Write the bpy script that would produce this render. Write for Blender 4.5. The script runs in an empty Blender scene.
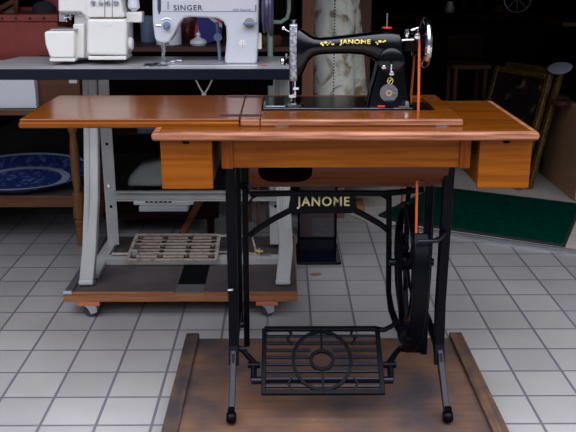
import bpy, bmesh, math, random
from mathutils import Vector, Matrix
random.seed(7)
PI = math.pi
sc = bpy.context.scene
C = sc.collection

# ------------------------------------------------------------------ camera
CH, CF = 1.193, 824.0
TH = math.atan(256 / CF); YAW = math.atan(6 * math.cos(TH) / CF)
cam = bpy.data.cameras.new('camera'); camo = bpy.data.objects.new('camera', cam); C.objects.link(camo)
cam.sensor_width = 36; cam.lens = CF * 36 / 576; cam.clip_start = .05
camo.location = (0, 0, CH); camo.rotation_euler = (PI / 2 - TH, 0, -YAW)
sc.camera = camo
_f = Vector((math.sin(YAW) * math.cos(TH), math.cos(YAW) * math.cos(TH), -math.sin(TH)))
_r = Vector((math.cos(YAW), -math.sin(YAW), 0)); _u = _r.cross(_f)
def at(px, py, Y):
    d = _f + _r * ((px - 288) / CF) + _u * ((216 - py) / CF)
    return Vector((0, 0, CH)) + d * (Y / d.y)
def xz(px, py, Y):
    p = at(px, py, Y); return (p.x, p.z)

# ------------------------------------------------------------------ materials
def mat(name, base, rough=.5, metal=0., c2=None, scale=8., detail=4., bump=0., bscale=60., stretch=None, lo=.35, hi=.65, coat=0., spec=.5):
    m = bpy.data.materials.new(name); m.use_nodes = True
    nt = m.node_tree; N = nt.nodes; L = nt.links; b = N['Principled BSDF']
    b.inputs['Base Color'].default_value = (*base, 1); b.inputs['Roughness'].default_value = rough
    b.inputs['Metallic'].default_value = metal; b.inputs['Coat Weight'].default_value = coat; b.inputs['Coat Roughness'].default_value = .12
    b.inputs['Specular IOR Level'].default_value = spec
    tc = N.new('ShaderNodeTexCoord'); mp = N.new('ShaderNodeMapping'); L.new(tc.outputs['Object'], mp.inputs[0])
    if stretch: mp.inputs['Scale'].default_value = stretch
    if c2 is not None:
        n = N.new('ShaderNodeTexNoise'); n.inputs['Scale'].default_value = scale; n.inputs['Detail'].default_value = detail
        L.new(mp.outputs[0], n.inputs['Vector'])
        r = N.new('ShaderNodeValToRGB'); r.color_ramp.elements[0].position = lo; r.color_ramp.elements[1].position = hi
        r.color_ramp.elements[0].color = (*base, 1); r.color_ramp.elements[1].color = (*c2, 1)
        L.new(n.outputs['Fac'], r.inputs[0]); L.new(r.outputs[0], b.inputs['Base Color'])
    if bump:
        n2 = N.new('ShaderNodeTexNoise'); n2.inputs['Scale'].default_value = bscale; n2.inputs['Detail'].default_value = 3
        L.new(mp.outputs[0], n2.inputs['Vector'])
        bp = N.new('ShaderNodeBump'); bp.inputs['Strength'].default_value = bump; bp.inputs['Distance'].default_value = .003
        L.new(n2.outputs['Fac'], bp.inputs['Height']); L.new(bp.outputs[0], b.inputs['Normal'])
    return m
def wood(name, a, b_, grain='x', rough=.35, coat=.3, fine=1., patch=None, spec=.3):
    s = {'x': (1.2, 26, 26), 'y': (26, 1.2, 26), 'z': (26, 26, 1.2)}[grain]
    m = mat(name, a, rough, c2=b_, scale=3.2 * fine, detail=7, stretch=s, coat=coat, bump=.12, bscale=9, lo=.36, hi=.66, spec=spec)
    if patch:
        nt = m.node_tree; N = nt.nodes; L = nt.links; b = N['Principled BSDF']
        src = b.inputs['Base Color'].links[0].from_socket
        tc = N.new('ShaderNodeTexCoord'); n = N.new('ShaderNodeTexNoise'); n.inputs['Scale'].default_value = patch[1]; n.inputs['Detail'].default_value = 5
        L.new(tc.outputs['Object'], n.inputs['Vector'])
        r = N.new('ShaderNodeValToRGB'); r.color_ramp.elements[0].position = patch[2]; r.color_ramp.elements[1].position = patch[3]
        L.new(n.outputs['Fac'], r.inputs[0])
        mx = N.new('ShaderNodeMix'); mx.data_type = 'RGBA'; L.new(r.outputs[0], mx.inputs[0]); L.new(src, mx.inputs[6]); mx.inputs[7].default_value = (*patch[0], 1)
        L.new(mx.outputs[2], b.inputs['Base Color'])
    return m
M = {}
M['top'] = wood('varnished oak', (.10, .023, .0015), (.165, .047, .005), 'x', .22, .2)
M['topedge'] = wood('worn moulded edge', (.15, .040, .012), (.44, .185, .095), 'x', .38, .1, fine=1.6)
M['dwood'] = wood('drawer oak', (.16, .038, .001), (.25, .070, .003), 'x', .4, 0., spec=.12)
M['dwoodv'] = wood('upright oak', (.13, .025, .001), (.24, .058, .003), 'z', .4, .0, spec=.12)
M['belly'] = wood('bent plywood', (.08, .020, .006), (.12, .032, .010), 'x', .4, 0., spec=.2)
M['iron'] = mat('black cast iron enamel', (.0012, .0013, .003), .3, bump=.15, bscale=90, spec=.08)
M['ironleg'] = mat('blue tinted black enamel', (.002, .003, .008), .22, spec=.22)  # blue in the base stands in for the sky highlight on the splayed legs
M['enamel'] = mat('black gloss enamel', (.0005, .0006, .0016), .12, spec=.38)
M['black'] = mat('matt black', (.003, .003, .0035), .9, spec=.05)
M['chrome'] = mat('chrome', (.75, .76, .78), .14, 1.)
M['steel'] = mat('engraved steel', (.66, .67, .70), .3, 1., c2=(.22, .22, .25), scale=150, detail=2, bump=1., bscale=160)
M['gold'] = mat('gold lettering', (.85, .68, .16), .45)
M['cream'] = mat('cream lettering', (.92, .80, .40), .5)
M['red'] = mat('red felt', (.55, .01, .02), .6)
M['belt'] = mat('orange leather belt', (.50, .080, .010), .5, c2=(.60, .11, .016), scale=20)
M['brass'] = mat('gilt medallion', (.60, .44, .14), .4, .7)
M['dullsteel'] = mat('dull steel medallion', (.20, .20, .22), .4, .8, bump=.8, bscale=200)
M['blackplate'] = mat('dark hinge iron', (.02, .014, .016), .5, .3, c2=(.05, .035, .03), scale=40)
M['ply'] = wood('weathered plywood', (.115, .060, .036), (.15, .078, .045), 'x', .6, .0, fine=.8, patch=((.042, .033, .034), 6., .36, .68), spec=.2)
M['batten'] = wood('stained batten', (.12, .065, .034), (.06, .035, .025), 'y', .55, 0., patch=((.035, .03, .032), 9., .42, .6))
M['endgrain'] = mat('cut end wood', (.36, .20, .10), .7)
M['laminate'] = mat('grey laminate', (.40, .40, .40), .28, c2=(.46, .455, .44), scale=5)
M['edgeband'] = mat('dark blue edge band', (.003, .005, .013), .5, spec=.2)
M['ulam'] = mat('brown underside board', (.04, .02, .014), .6)
M['greysteel'] = mat('grey painted steel', (.30, .30, .285), .4, c2=(.37, .365, .345), scale=7, coat=.2)
M['tansteel'] = mat('rusty cream paint', (.34, .28, .23), .5, c2=(.14, .085, .06), scale=40, lo=.5, hi=.75)
M['osb'] = wood('board edge', (.20, .07, .026), (.30, .12, .05), 'x', .7, 0., fine=2.)
M['deck'] = mat('worn brown deck', (.035, .028, .029), .8, c2=(.06, .046, .044), scale=9, bump=.3)
M['alu'] = mat('aluminium strip', (.55, .56, .58), .35, .9)
M['darkrail'] = mat('dark rail paint', (.06, .062, .07), .4)
M['rubber'] = mat('dark caster rubber', (.02, .022, .03), .6)
M['redblock'] = mat('red brown block', (.40, .12, .06), .6)
M['machgrey'] = mat('pale machine enamel', (.64, .65, .67), .28, coat=.5)
M['machlight'] = mat('pale bed steel', (.60, .61, .62), .25, .4)
M['navy'] = mat('navy print', (.03, .045, .10), .5)
M['bluegrey'] = mat('blue grey plastic', (.16, .22, .33), .35, coat=.4)
M['purple'] = mat('dark purple wheel', (.055, .05, .10), .35, coat=.3)
M['offwhite'] = mat('off white plastic', (.82, .80, .74), .32, coat=.3)
M['white'] = mat('white board', (.70, .71, .73), .5)
M['greylid'] = mat('smoky grey lid', (.30, .29, .28), .25, coat=.4)
M['leather'] = mat('red brown leather', (.30, .050, .034), .55, c2=(.36, .065, .043), scale=14, bump=.4, bscale=110)
M['oak2'] = wood('brown antique wood', (.085, .030, .010), (.125, .046, .016), 'x', .5, .1)
M['oak2z'] = wood('brown turned wood', (.16, .065, .022), (.22, .092, .034), 'z', .5, .1)
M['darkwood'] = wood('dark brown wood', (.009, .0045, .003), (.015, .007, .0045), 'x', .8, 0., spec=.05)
M['postw'] = wood('red brown post wood', (.13, .045, .026), (.19, .07, .04), 'z', .45, .1)
M['darkbrown'] = wood('brown box wood', (.085, .030, .016), (.12, .045, .022), 'x', .6, 0.)
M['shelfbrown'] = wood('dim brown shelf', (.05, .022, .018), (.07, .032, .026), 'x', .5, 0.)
M['darkred'] = mat('dim red glaze', (.06, .012, .014), .4)
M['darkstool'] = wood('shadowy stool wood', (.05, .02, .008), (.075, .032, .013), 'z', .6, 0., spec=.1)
M['shelfcloth'] = mat('grey shelf', (.055, .055, .06), .7)
M['concrete'] = mat('pebbled concrete', (.34, .30, .25), .85, c2=(.48, .42, .36), scale=70, bump=.5, bscale=90)
M['mat'] = mat('green carpet', (.0006, .024, .015), 1., c2=(.001, .042, .026), spec=0., scale=60, bump=1., bscale=300)
M['matedge'] = mat('dark mat edge', (.012, .014, .016), .6)
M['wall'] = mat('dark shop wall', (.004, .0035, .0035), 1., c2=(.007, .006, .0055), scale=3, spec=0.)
M['card'] = mat('brown cardboard', (.32, .17, .085), .75, c2=(.38, .21, .11), scale=6)
M['gilt'] = mat('gilded frame', (.17, .095, .018), .45, .3, c2=(.05, .025, .006), scale=60, bump=.8, bscale=90)
M['painting'] = mat('dark floral picture', (.012, .008, .007), .3, c2=(.14, .09, .07), scale=16, detail=5, lo=.56, hi=.72, coat=.3)
M['silver'] = mat('silver bowl', (.50, .52, .58), .3, .4)
M['glass'] = mat('dim glass', (.05, .07, .07), .1)
M['greentube'] = mat('pale green tube', (.24, .32, .27), .4)
M['cup'] = mat('white glazed ceramic', (.70, .72, .76), .2, coat=.5)
M['jug'] = mat('dark red brown jar', (.09, .02, .015), .15, coat=.8)
M['pink'] = mat('pink cloth', (.45, .09, .12), .8)
M['greycloth'] = mat('dark grey cloth', (.05, .05, .065), .85, bump=.5)
M['beigecloth'] = mat('beige seat cloth', (.36, .27, .22), .85, bump=.5)
M['leaf'] = mat('dry leaf', (.22, .12, .05), .8)
M['bluebowl'] = mat('blue white bowl', (.42, .50, .66), .25, coat=.5, c2=(.25, .34, .58), scale=22)
M['thread'] = mat('white thread', (.75, .76, .80), .8, bump=.5, bscale=300)

def special():
    # floor tiles
    m = mat('grey floor tiles', (.3, .3, .3), .45, bump=.10, bscale=30); nt = m.node_tree; N = nt.nodes; L = nt.links; b = N['Principled BSDF']
    tc = N.new('ShaderNodeTexCoord'); mp = N.new('ShaderNodeMapping'); mp.inputs['Location'].default_value = (.049 + .0035, -2.698 + .0035 + 20 * .149, 0)
    L.new(tc.outputs['Object'], mp.inputs[0])
    br = N.new('ShaderNodeTexBrick'); br.offset = 0; br.offset_frequency = 1; br.squash = 1
    for k, v in (('Scale', 1.), ('Mortar Size', .0044), ('Mortar Smooth', .15), ('Bias', 0.), ('Brick Width', .15), ('Row Height', .149)): br.inputs[k].default_value = v
    br.inputs['Color1'].default_value = (.265, .258, .246, 1); br.inputs['Color2'].default_value = (.31, .302, .286, 1); br.inputs['Mortar'].default_value = (.115, .105, .125, 1)
    L.new(mp.outputs[0], br.inputs['Vector'])
    n = N.new('ShaderNodeTexNoise'); n.inputs['Scale'].default_value = 2.5; n.inputs['Detail'].default_value = 7; L.new(mp.outputs[0], n.inputs['Vector'])
    r = N.new('ShaderNodeValToRGB'); r.color_ramp.elements[0].position = .3; r.color_ramp.elements[1].position = .7
    r.color_ramp.elements[0].color = (.86, .85, .84, 1); r.color_ramp.elements[1].color = (1.1, 1.1, 1.1, 1)
    L.new(n.outputs['Fac'], r.inputs[0])
    mx = N.new('ShaderNodeMix'); mx.data_type = 'RGBA'; mx.blend_type = 'MULTIPLY'; mx.inputs[0].default_value = 1
    L.new(br.outputs['Color'], mx.inputs[6]); L.new(r.outputs[0], mx.inputs[7]); L.new(mx.outputs[2], b.inputs['Base Color'])
    M['tiles'] = m
    # marbled cloth
    m = mat('marbled cloth', (.5, .5, .4), .7, bump=.3, bscale=40); nt = m.node_tree; N = nt.nodes; L = nt.links; b = N['Principled BSDF']
    tc = N.new('ShaderNodeTexCoord')
    n = N.new('ShaderNodeTexNoise'); n.inputs['Scale'].default_value = 7; n.inputs['Detail'].default_value = 9; n.inputs['Distortion'].default_value = 1.6; L.new(tc.outputs['Object'], n.inputs['Vector'])
    r = N.new('ShaderNodeValToRGB'); e = r.color_ramp.elements; e[0].position = .40; e[0].color = (.30, .21, .10, 1); e[1].position = .50; e[1].color = (.78, .78, .64, 1)
    x = e.new(.64); x.color = (.90, .92, .80, 1)
    L.new(n.outputs['Fac'], r.inputs[0]); L.new(r.outputs[0], b.inputs['Base Color'])
    M['marble'] = m
    # blue transfer platter: rings by radius
    m = mat('blue printed china', (.1, .15, .4), .18, coat=.6); nt = m.node_tree; N = nt.nodes; L = nt.links; b = N['Principled BSDF']
    tc = N.new('ShaderNodeTexCoord'); mp = N.new('ShaderNodeMapping'); mp.inputs['Scale'].default_value = (1 / .30, 1 / .26, 0); L.new(tc.outputs['Object'], mp.inputs[0])
    ln = N.new('ShaderNodeVectorMath'); ln.operation = 'LENGTH'; L.new(mp.outputs[0], ln.inputs[0])
    nz = N.new('ShaderNodeTexNoise'); nz.inputs['Scale'].default_value = 38; nz.inputs['Detail'].default_value = 3; L.new(tc.outputs['Object'], nz.inputs['Vector'])
    r = N.new('ShaderNodeValToRGB'); e = r.color_ramp.elements; r.color_ramp.interpolation = 'CONSTANT'
    blue = (.022, .045, .20, 1); pale = (.40, .48, .62, 1)
    e[0].position = 0; e[0].color = blue; e[1].position = .56; e[1].color = pale
    x = e.new(.68); x.color = blue; x = e.new(.965); x.color = pale
    L.new(ln.outputs['Value'], r.inputs[0])
    r2 = N.new('ShaderNodeValToRGB'); r2.color_ramp.elements[0].position = .54; r2.color_ramp.elements[1].position = .6; L.new(nz.outputs['Fac'], r2.inputs[0])
    mul = N.new('ShaderNodeMath'); mul.operation = 'MULTIPLY'; mul.inputs[1].default_value = .32; L.new(r2.outputs[0], mul.inputs[0])
    mx = N.new('ShaderNodeMix'); mx.data_type = 'RGBA'; L.new(mul.outputs[0], mx.inputs[0]); L.new(r.outputs[0], mx.inputs[6]); mx.inputs[7].default_value = (.30, .38, .58, 1)
    L.new(mx.outputs[2], b.inputs['Base Color']); M['platter'] = m
    # wire mesh (see-through between wires)
    m = mat('fine black wire mesh', (.012, .013, .018), .5); nt = m.node_tree; N = nt.nodes; L = nt.links; b = N['Principled BSDF']
    tc = N.new('ShaderNodeTexCoord'); vals = []
    sp = N.new('ShaderNodeSeparateXYZ'); L.new(tc.outputs['Object'], sp.inputs[0])
    for ax in ('X', 'Z'):
        q = N.new('ShaderNodeMath'); q.operation = 'PINGPONG'; q.inputs[1].default_value = .0018; L.new(sp.outputs[ax], q.inputs[0])
        g = N.new('ShaderNodeMath'); g.operation = 'LESS_THAN'; g.inputs[1].default_value = .0009; L.new(q.outputs[0], g.inputs[0]); vals.append(g)
    mxm = N.new('ShaderNodeMath'); mxm.operation = 'MAXIMUM'; L.new(vals[0].outputs[0], mxm.inputs[0]); L.new(vals[1].outputs[0], mxm.inputs[1])
    L.new(mxm.outputs[0], b.inputs['Alpha']); M['mesh'] = m
special()

# ------------------------------------------------------------------ mesh builder
class MB:
    def __init__(s): s.b = bmesh.new()
    def face(s, vs):
        try: return s.b.faces.new(vs)
        except ValueError: return None
    def box(s, x0, x1, y0, y1, z0, z1, Mx=None):
        v = [Vector((x, y, z)) for x in (x0, x1) for y in (y0, y1) for z in (z0, z1)]
        if Mx: v = [Mx @ q for q in v]
        v = [s.b.verts.new(q) for q in v]
        for f in ((0, 1, 3, 2), (4, 6, 7, 5), (0, 4, 5, 1), (2, 3, 7, 6), (0, 2, 6, 4), (1, 5, 7, 3)): s.face([v[i] for i in f])
        return s
    def rings(s, rs, closed=False, caps=True):
        R_ = [[s.b.verts.new(p) for p in r] for r in rs]; n = len(R_[0]); k = len(R_)
        for i in range(k if closed else k - 1):
            a, b = R_[i], R_[(i + 1) % k]
            for j in range(n): s.face([a[j], a[(j + 1) % n], b[(j + 1) % n], b[j]])
        if caps and not closed: s.face(R_[0][::-1]); s.face(R_[-1])
        return s
    def _frame(s, pts, i, closed):
        n = len(pts)
        a = pts[(i - 1) % n] if (closed or i) else pts[0]; b = pts[(i + 1) % n] if (closed or i < n - 1) else pts[-1]
        return (b - a).normalized()
    def tube(s, pts, r, n=10, closed=False, caps=True):
        pts = [Vector(p) for p in pts]; rr = r if isinstance(r, (list, tuple)) else [r] * len(pts); rs = []; up = None
        for i, p in enumerate(pts):
            t = s._frame(pts, i, closed)
            if up is None: up = Vector((0, 0, 1)) if abs(t.z) < .9 else Vector((0, 1, 0))
            a = t.cross(up).normalized(); up = a.cross(t).normalized()
            rs.append([p + (a * math.cos(2 * PI * k / n) + up * math.sin(2 * PI * k / n)) * rr[i] for k in range(n)])
        return s.rings(rs, closed, caps)
    def bar(s, pts, w, h, axis=(0, 1, 0), closed=False):
        """rectangular section: h along the fixed axis, w across the path in its plane"""
        pts = [Vector(p) for p in pts]; ax = Vector(axis).normalized(); rs = []
        ww = w if isinstance(w, (list, tuple)) else [w] * len(pts)
        for i, p in enumerate(pts):
            t = s._frame(pts, i, closed); a = t.cross(ax).normalized()
            rs.append([p + a * (ww[i] / 2 * q) + ax * (h / 2 * q2) for q, q2 in ((-1, -1), (1, -1), (1, 1), (-1, 1))])
        return s.rings(rs, closed)
    def prism(s, o, y0, y1):
        a = [s.b.verts.new((x, y0, z)) for x, z in o]; b = [s.b.verts.new((x, y1, z)) for x, z in o]; n = len(o)
        s.face(a); s.face(b[::-1])
        for i in range(n): s.face([a[i], b[i], b[(i + 1) % n], a[(i + 1) % n]])
        return s
    def prismz(s, o, z0, z1):
        a = [s.b.verts.new((x, y, z0)) for x, y in o]; b = [s.b.verts.new((x, y, z1)) for x, y in o]; n = len(o)
        s.face(a[::-1]); s.face(b)
        for i in range(n): s.face([a[i], a[(i + 1) % n], b[(i + 1) % n], b[i]])
        return s
    def lathe(s, c, prof, axis='z', n=32, sx=1., sy=1., closed=False):
        """prof: (radius, offset along axis)"""
        c = Vector(c); rs = []
        for r, h in prof:
            r = max(r, 1e-5); ring = []
            for k in range(n):
                a = 2 * PI * k / n; u, v = r * math.cos(a) * sx, r * math.sin(a) * sy
                ring.append(c + (Vector((u, v, h)) if axis == 'z' else Vector((h, u, v)) if axis == 'x' else Vector((v, h, u))))
            rs.append(ring)
        return s.rings(rs, closed, True)
    def build(s, name, m, parent=None, loc=None, smooth=False, bev=0, seg=2, sub=0, angle=35, solid=0, ltag=None):
        bmesh.ops.recalc_face_normals(s.b, faces=s.b.faces)
        org = parent_world(parent) if parent is not None else Vector(loc or (0, 0, 0))
        bmesh.ops.translate(s.b, verts=s.b.verts, vec=-org)
        me = bpy.data.meshes.new(name); s.b.to_mesh(me); s.b.free()
        o = bpy.data.objects.new(name, me); C.objects.link(o)
        if parent is not None: o.parent = parent
        else: o.location = org
        o['_w'] = list(org)
        me.materials.append(m if not isinstance(m, str) else M[m])
        if smooth: 
            for p in me.polygons: p.use_smooth = True
        if solid: md = o.modifiers.new('solid', 'SOLIDIFY'); md.thickness = solid; md.offset = 0
        if bev: md = o.modifiers.new('bevel', 'BEVEL'); md.width = bev; md.segments = seg; md.limit_method = 'ANGLE'; md.angle_limit = math.radians(angle); md.harden_normals = False
        if sub: md = o.modifiers.new('sub', 'SUBSURF'); md.levels = sub; md.render_levels = sub
        if smooth and not sub:
            try: me.set_sharp_from_angle(angle=math.radians(angle))
            except Exception: pass
        if ltag: o['label'] = ltag
        return o
def parent_world(p): return Vector(p['_w'])
def tag(o, label, cat, group=None):
    o['label'] = label; o['category'] = cat
    if group: o['group'] = group
    return o
def thing(name, loc, label, cat, group=None):
    o = bpy.data.objects.new(name, None); C.objects.link(o); o.location = loc; o['_w'] = list(loc); o.empty_display_size = .05
    return tag(o, label, cat, group)
def struct(o): o['kind'] = 'structure'; return o
def text(name, s, m, parent, cx, y, cz, width, height, extrude=.0006, bold=.0, space=1.):
    cu = bpy.data.curves.new(name, 'FONT'); cu.body = s; cu.align_x = 'CENTER'; cu.align_y = 'CENTER'; cu.size = 1; cu.offset = bold; cu.extrude = .0; cu.space_character = space
    tmp = bpy.data.objects.new('tmp', cu); C.objects.link(tmp)
    bpy.context.view_layer.update(); dg = bpy.context.evaluated_depsgraph_get()
    me = bpy.data.meshes.new_from_object(tmp.evaluated_get(dg)); bpy.data.objects.remove(tmp)
    xs = [v.co.x for v in me.vertices]; ys = [v.co.y for v in me.vertices]
    mx, my = (min(xs) + max(xs)) / 2, (min(ys) + max(ys)) / 2; sx, sy = width / (max(xs) - min(xs)), height / (max(ys) - min(ys))
    bm = bmesh.new(); bm.from_mesh(me)
    for v in bm.verts: v.co = Vector((cx + (v.co.x - mx) * sx, y, cz + (v.co.y - my) * sy))
    r = bmesh.ops.extrude_face_region(bm, geom=bm.faces[:]); bmesh.ops.translate(bm, verts=[g for g in r['geom'] if isinstance(g, bmesh.types.BMVert)], vec=(0, -extrude, 0))
    b = MB(); b.b = bm; return b.build(name, m, parent)
def boolean(o, cutter):
    """cut the hole for good and drop the cutter"""
    bpy.context.view_layer.update()
    md = o.modifiers.new('cut', 'BOOLEAN'); md.object = cutter; md.solver = 'EXACT'
    bpy.context.view_layer.update(); dg = bpy.context.evaluated_depsgraph_get()
    me = bpy.data.meshes.new_from_object(o.evaluated_get(dg)); o.modifiers.clear(); o.data = me
    bpy.data.objects.remove(cutter)
def arc(cx, cy, r, a0, a1, n, ry=None):
    ry = r if ry is None else ry
    return [(cx + r * math.cos(math.radians(a0 + (a1 - a0) * i / n)), cy + ry * math.sin(math.radians(a0 + (a1 - a0) * i / n))) for i in range(n + 1)]

# ================================================================== SETTING
struct(MB().box(-5, 5, -6, 7.5, -.05, 0).build('floor', 'tiles'))
edge = [(.284, 3.888), (.40, 3.72), (.499, 3.65), (.751, 3.55), (1.25, 3.30), (2.9, 2.5)]
struct(MB().prismz([(.284, 7)] + edge + [(2.9, 7)], .0, .012).build('trim_1', 'concrete'))
b = MB(); b.bar([(x, y - .008, .008) for x, y in edge[2:]], .02, .016, (0, 0, 1)); b.bar([(x, y - .032, .006) for x, y in edge[2:]], .012, .012, (0, 0, 1))
struct(b.build('trim_2', 'alu'))
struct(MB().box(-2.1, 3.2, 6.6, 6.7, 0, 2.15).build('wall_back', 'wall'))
struct(MB().box(-2.2, -2.1, 1.7, 6.7, 0, 2.15).build('wall_left', 'wall'))  # unseen, moved in and run forward to darken the left side
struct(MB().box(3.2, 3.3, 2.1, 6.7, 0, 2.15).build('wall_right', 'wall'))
struct(MB().box(-2.2, 3.3, 2.1, 6.7, 2.15, 2.25).build('ceiling', 'wall'))  # unseen, height and front edge set to darken the tiles and shop behind

# ================================================================== PLYWOOD PALLET UNDER THE TREADLE TABLE
t = thing('plywood_platform', (.133, 2.1, 0), 'weathered brown plywood board with side battens under the black treadle stand', 'platform')
MB().box(-.272, .540, 1.74, 2.418, .012, .030).build('panel', 'ply', t, bev=.002)
for x0, x1 in ((-.312, -.270), (.538, .580)):
    bt = MB().box(x0, x1, 1.74, 2.435, .001, .042).build('batten', 'batten', t, bev=.003)
MB().box(-.27, .538, 1.8, 1.86, .001, .0125).build('crosspiece', 'batten', t)

# ================================================================== TREADLE TABLE
T = thing('treadle_sewing_table', (.15, 2.19, .03), 'varnished orange-brown wooden sewing table on black cast iron treadle stand', 'sewing table')
tt = MB().box(-.316, .622, 1.95, 2.42, .7785, .800).build('tabletop', 'topedge', T, bev=.008, seg=4, smooth=True)
MB().box(-.298, .603, 1.963, 2.408, .7955, .8012).build('tabletop_veneer', 'top', T, bev=.001)
# apron: four boards
MB().box(-.130, .455, 2.0, 2.016, .701, .7785).build('front_apron', 'dwood', T, bev=.0015)
MB().box(-.130, .455, 2.354, 2.37, .701, .7785).build('rear_apron', 'dwood', T, bev=.0015)
for x0 in (-.146, .455): MB().box(x0, x0 + .018, 2.03, 2.352, .701, .7785).build('side_apron', 'dwood', T, bev=.0015)
for x0, x1 in ((-.152, -.122), (.440, .468)):
    MB().box(x0, x1, 1.992, 2.024, .699, .7785).build('corner_block', 'dwoodv', T, bev=.004, seg=3)
    MB().box(x0, x1, 2.346, 2.378, .699, .7785).build('corner_block', 'dwoodv', T, bev=.004, seg=3)
# drawers hung each side
for x0, x1 in ((-.299, -.172), (.484, .613)):
    MB().box(x0 + .003, x1 - .003, 1.992, 2.37, .656, .7785).build('drawer_case', 'dwood', T, bev=.002)
    d = MB().box(x0, x1, 1.976, 1.990, .652, .7755).build('drawer_front', 'dwood', T, bev=.003, seg=3)
    cx = (x0 + x1) / 2
    MB().lathe((cx, 1.9765, .771), [(.009, 0), (.009, -.002), (.006, -.003)], 'y', 16, sx=.45).build('keyhole_shadow', 'black', d)  # black disc standing in for the shadow of the keyhole dent
# raised centre frame around the machine
f = MB(); Y0, Y1, Z0, Z1 = 2.028, 2.405, .8012, .8190
f.box(-.0545, .449, Y0, 2.148, Z0, Z1); fr = f.build('centre_front_strip', 'top', T, bev=.002)
MB().box(-.0545, .4495, 2.0185, 2.0275, Z0, Z1 - .0012).build('worn_front_moulding', 'topedge', T, bev=.004, seg=3, smooth=True)
MB().box(-.1055, -.0546, Y0, Y1, Z0, Z1).build('centre_left_strip', 'top', T, bev=.002)
MB().box(-.104, -.056, 2.0185, 2.0275, Z0, Z1 - .0012).build('worn_front_moulding', 'topedge', T, bev=.004, seg=3, smooth=True)
MB().box(-.0545, .405, 2.372, Y1, Z0, Z1).build('centre_rear_strip', 'top', T, bev=.002)
MB().box(.405, .449, 2.1485, Y1, Z0, Z1).build('centre_right_strip', 'top', T, bev=.002)
MB().box(-.0545, .405, 2.1485, 2.3715, Z0, Z0 + .001).build('machine_well', 'black', T)
MB().lathe((.424, 2.335, Z1), [(.0, 0), (.009, .0), (.009, .002), (0, .0025)], 'z', 16, sy=.6).build('latch', 'blackplate', T)
# fold-out leaf
MB().box(-.653, -.107, Y0, Y1, Z0, Z1).build('folding_leaf', 'top', T, bev=.003, seg=3)
MB().box(-.653, -.107, 2.016, 2.0275, Z0 - .0035, Z1 - .006).build('leaf_edge', 'dwood', T, bev=.005, seg=4, smooth=True)
for yy in (2.075, 2.375):
    h = MB(); h.lathe((-.130, yy, Z1 + .0001), [(.0, 0), (.030, .0), (.030, .0014), (0, .0016)], 'z', 24, sy=.36); h.lathe((-.080, yy, Z1 + .0001), [(.0, 0), (.030, .0), (.030, .0014), (0, .0016)], 'z', 24, sy=.36)
    h.tube([(-.1055, yy - .012, Z1 + .0015), (-.1055, yy + .012, Z1 + .0015)], .0035, 10); h.build('hinge', 'blackplate', T)
MB().box(-.40, -.312, 2.19, 2.21, .7870, .7995).build('leaf_support', 'ironleg', T, bev=.002); MB().box(-.36, -.312, 2.02, 2.035, .784, .7975).build('leaf_support', 'ironleg', T, bev=.002)
for x in (-.018, .380): MB().box(x, x + .034, 2.0165, 2.0185, .8015, .8042).build('edge_plate', 'dullsteel', T)
for nm in ('tabletop', 'tabletop_veneer', 'machine_well'):
    o_ = bpy.data.objects[nm]; boolean(o_, MB().box(.347, .366, 2.150, 2.250, .70, .805).build('cut', 'black'))
# belly trough with round belt hole and side hole
pr = [(2.05, .70)] + [(2.19 + .14 * math.cos(math.radians(a)), .70 + .093 * math.sin(math.radians(a))) for a in range(190, 351, 10)] + [(2.33, .70)]
b = MB(); inner = [(2.19 + (y - 2.19) * .95, .70 + (z - .70) * .93) for y, z in pr]
loop = pr + inner[::-1]
rs = [[Vector((x, y, z)) for y, z in loop] for x in (-.085, .428)]; b.rings(rs, caps=True)
bel = b.build('bent_wood_belly', 'belly', T, smooth=True)
cut = MB().prism([(-.062, .74), (-.062, .672), (-.055, .655), (-.035, .644), (0, .641), (.045, .643), (.065, .65), (.075, .662), (.077, .68), (.077, .74)], 1.9, 2.10).build('cut', 'black')
boolean(bel, cut)
cut = MB().lathe((.362, 2.0, .640), [(.016, -.1), (.016, .09)], 'y', 24, sx=.6).build('cut', 'black'); boolean(bel, cut)
for p in bel.data.polygons: p.use_smooth = True
bel.data.set_sharp_from_angle(angle=math.radians(35))
b = MB(); 
for x0 in (-.0845, .422): b = MB(); b.rings([[Vector((x, y, z)) for y, z in inner] for x in (x0, x0 + .005)]); b.build('belly_end', 'belly', T)

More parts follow.
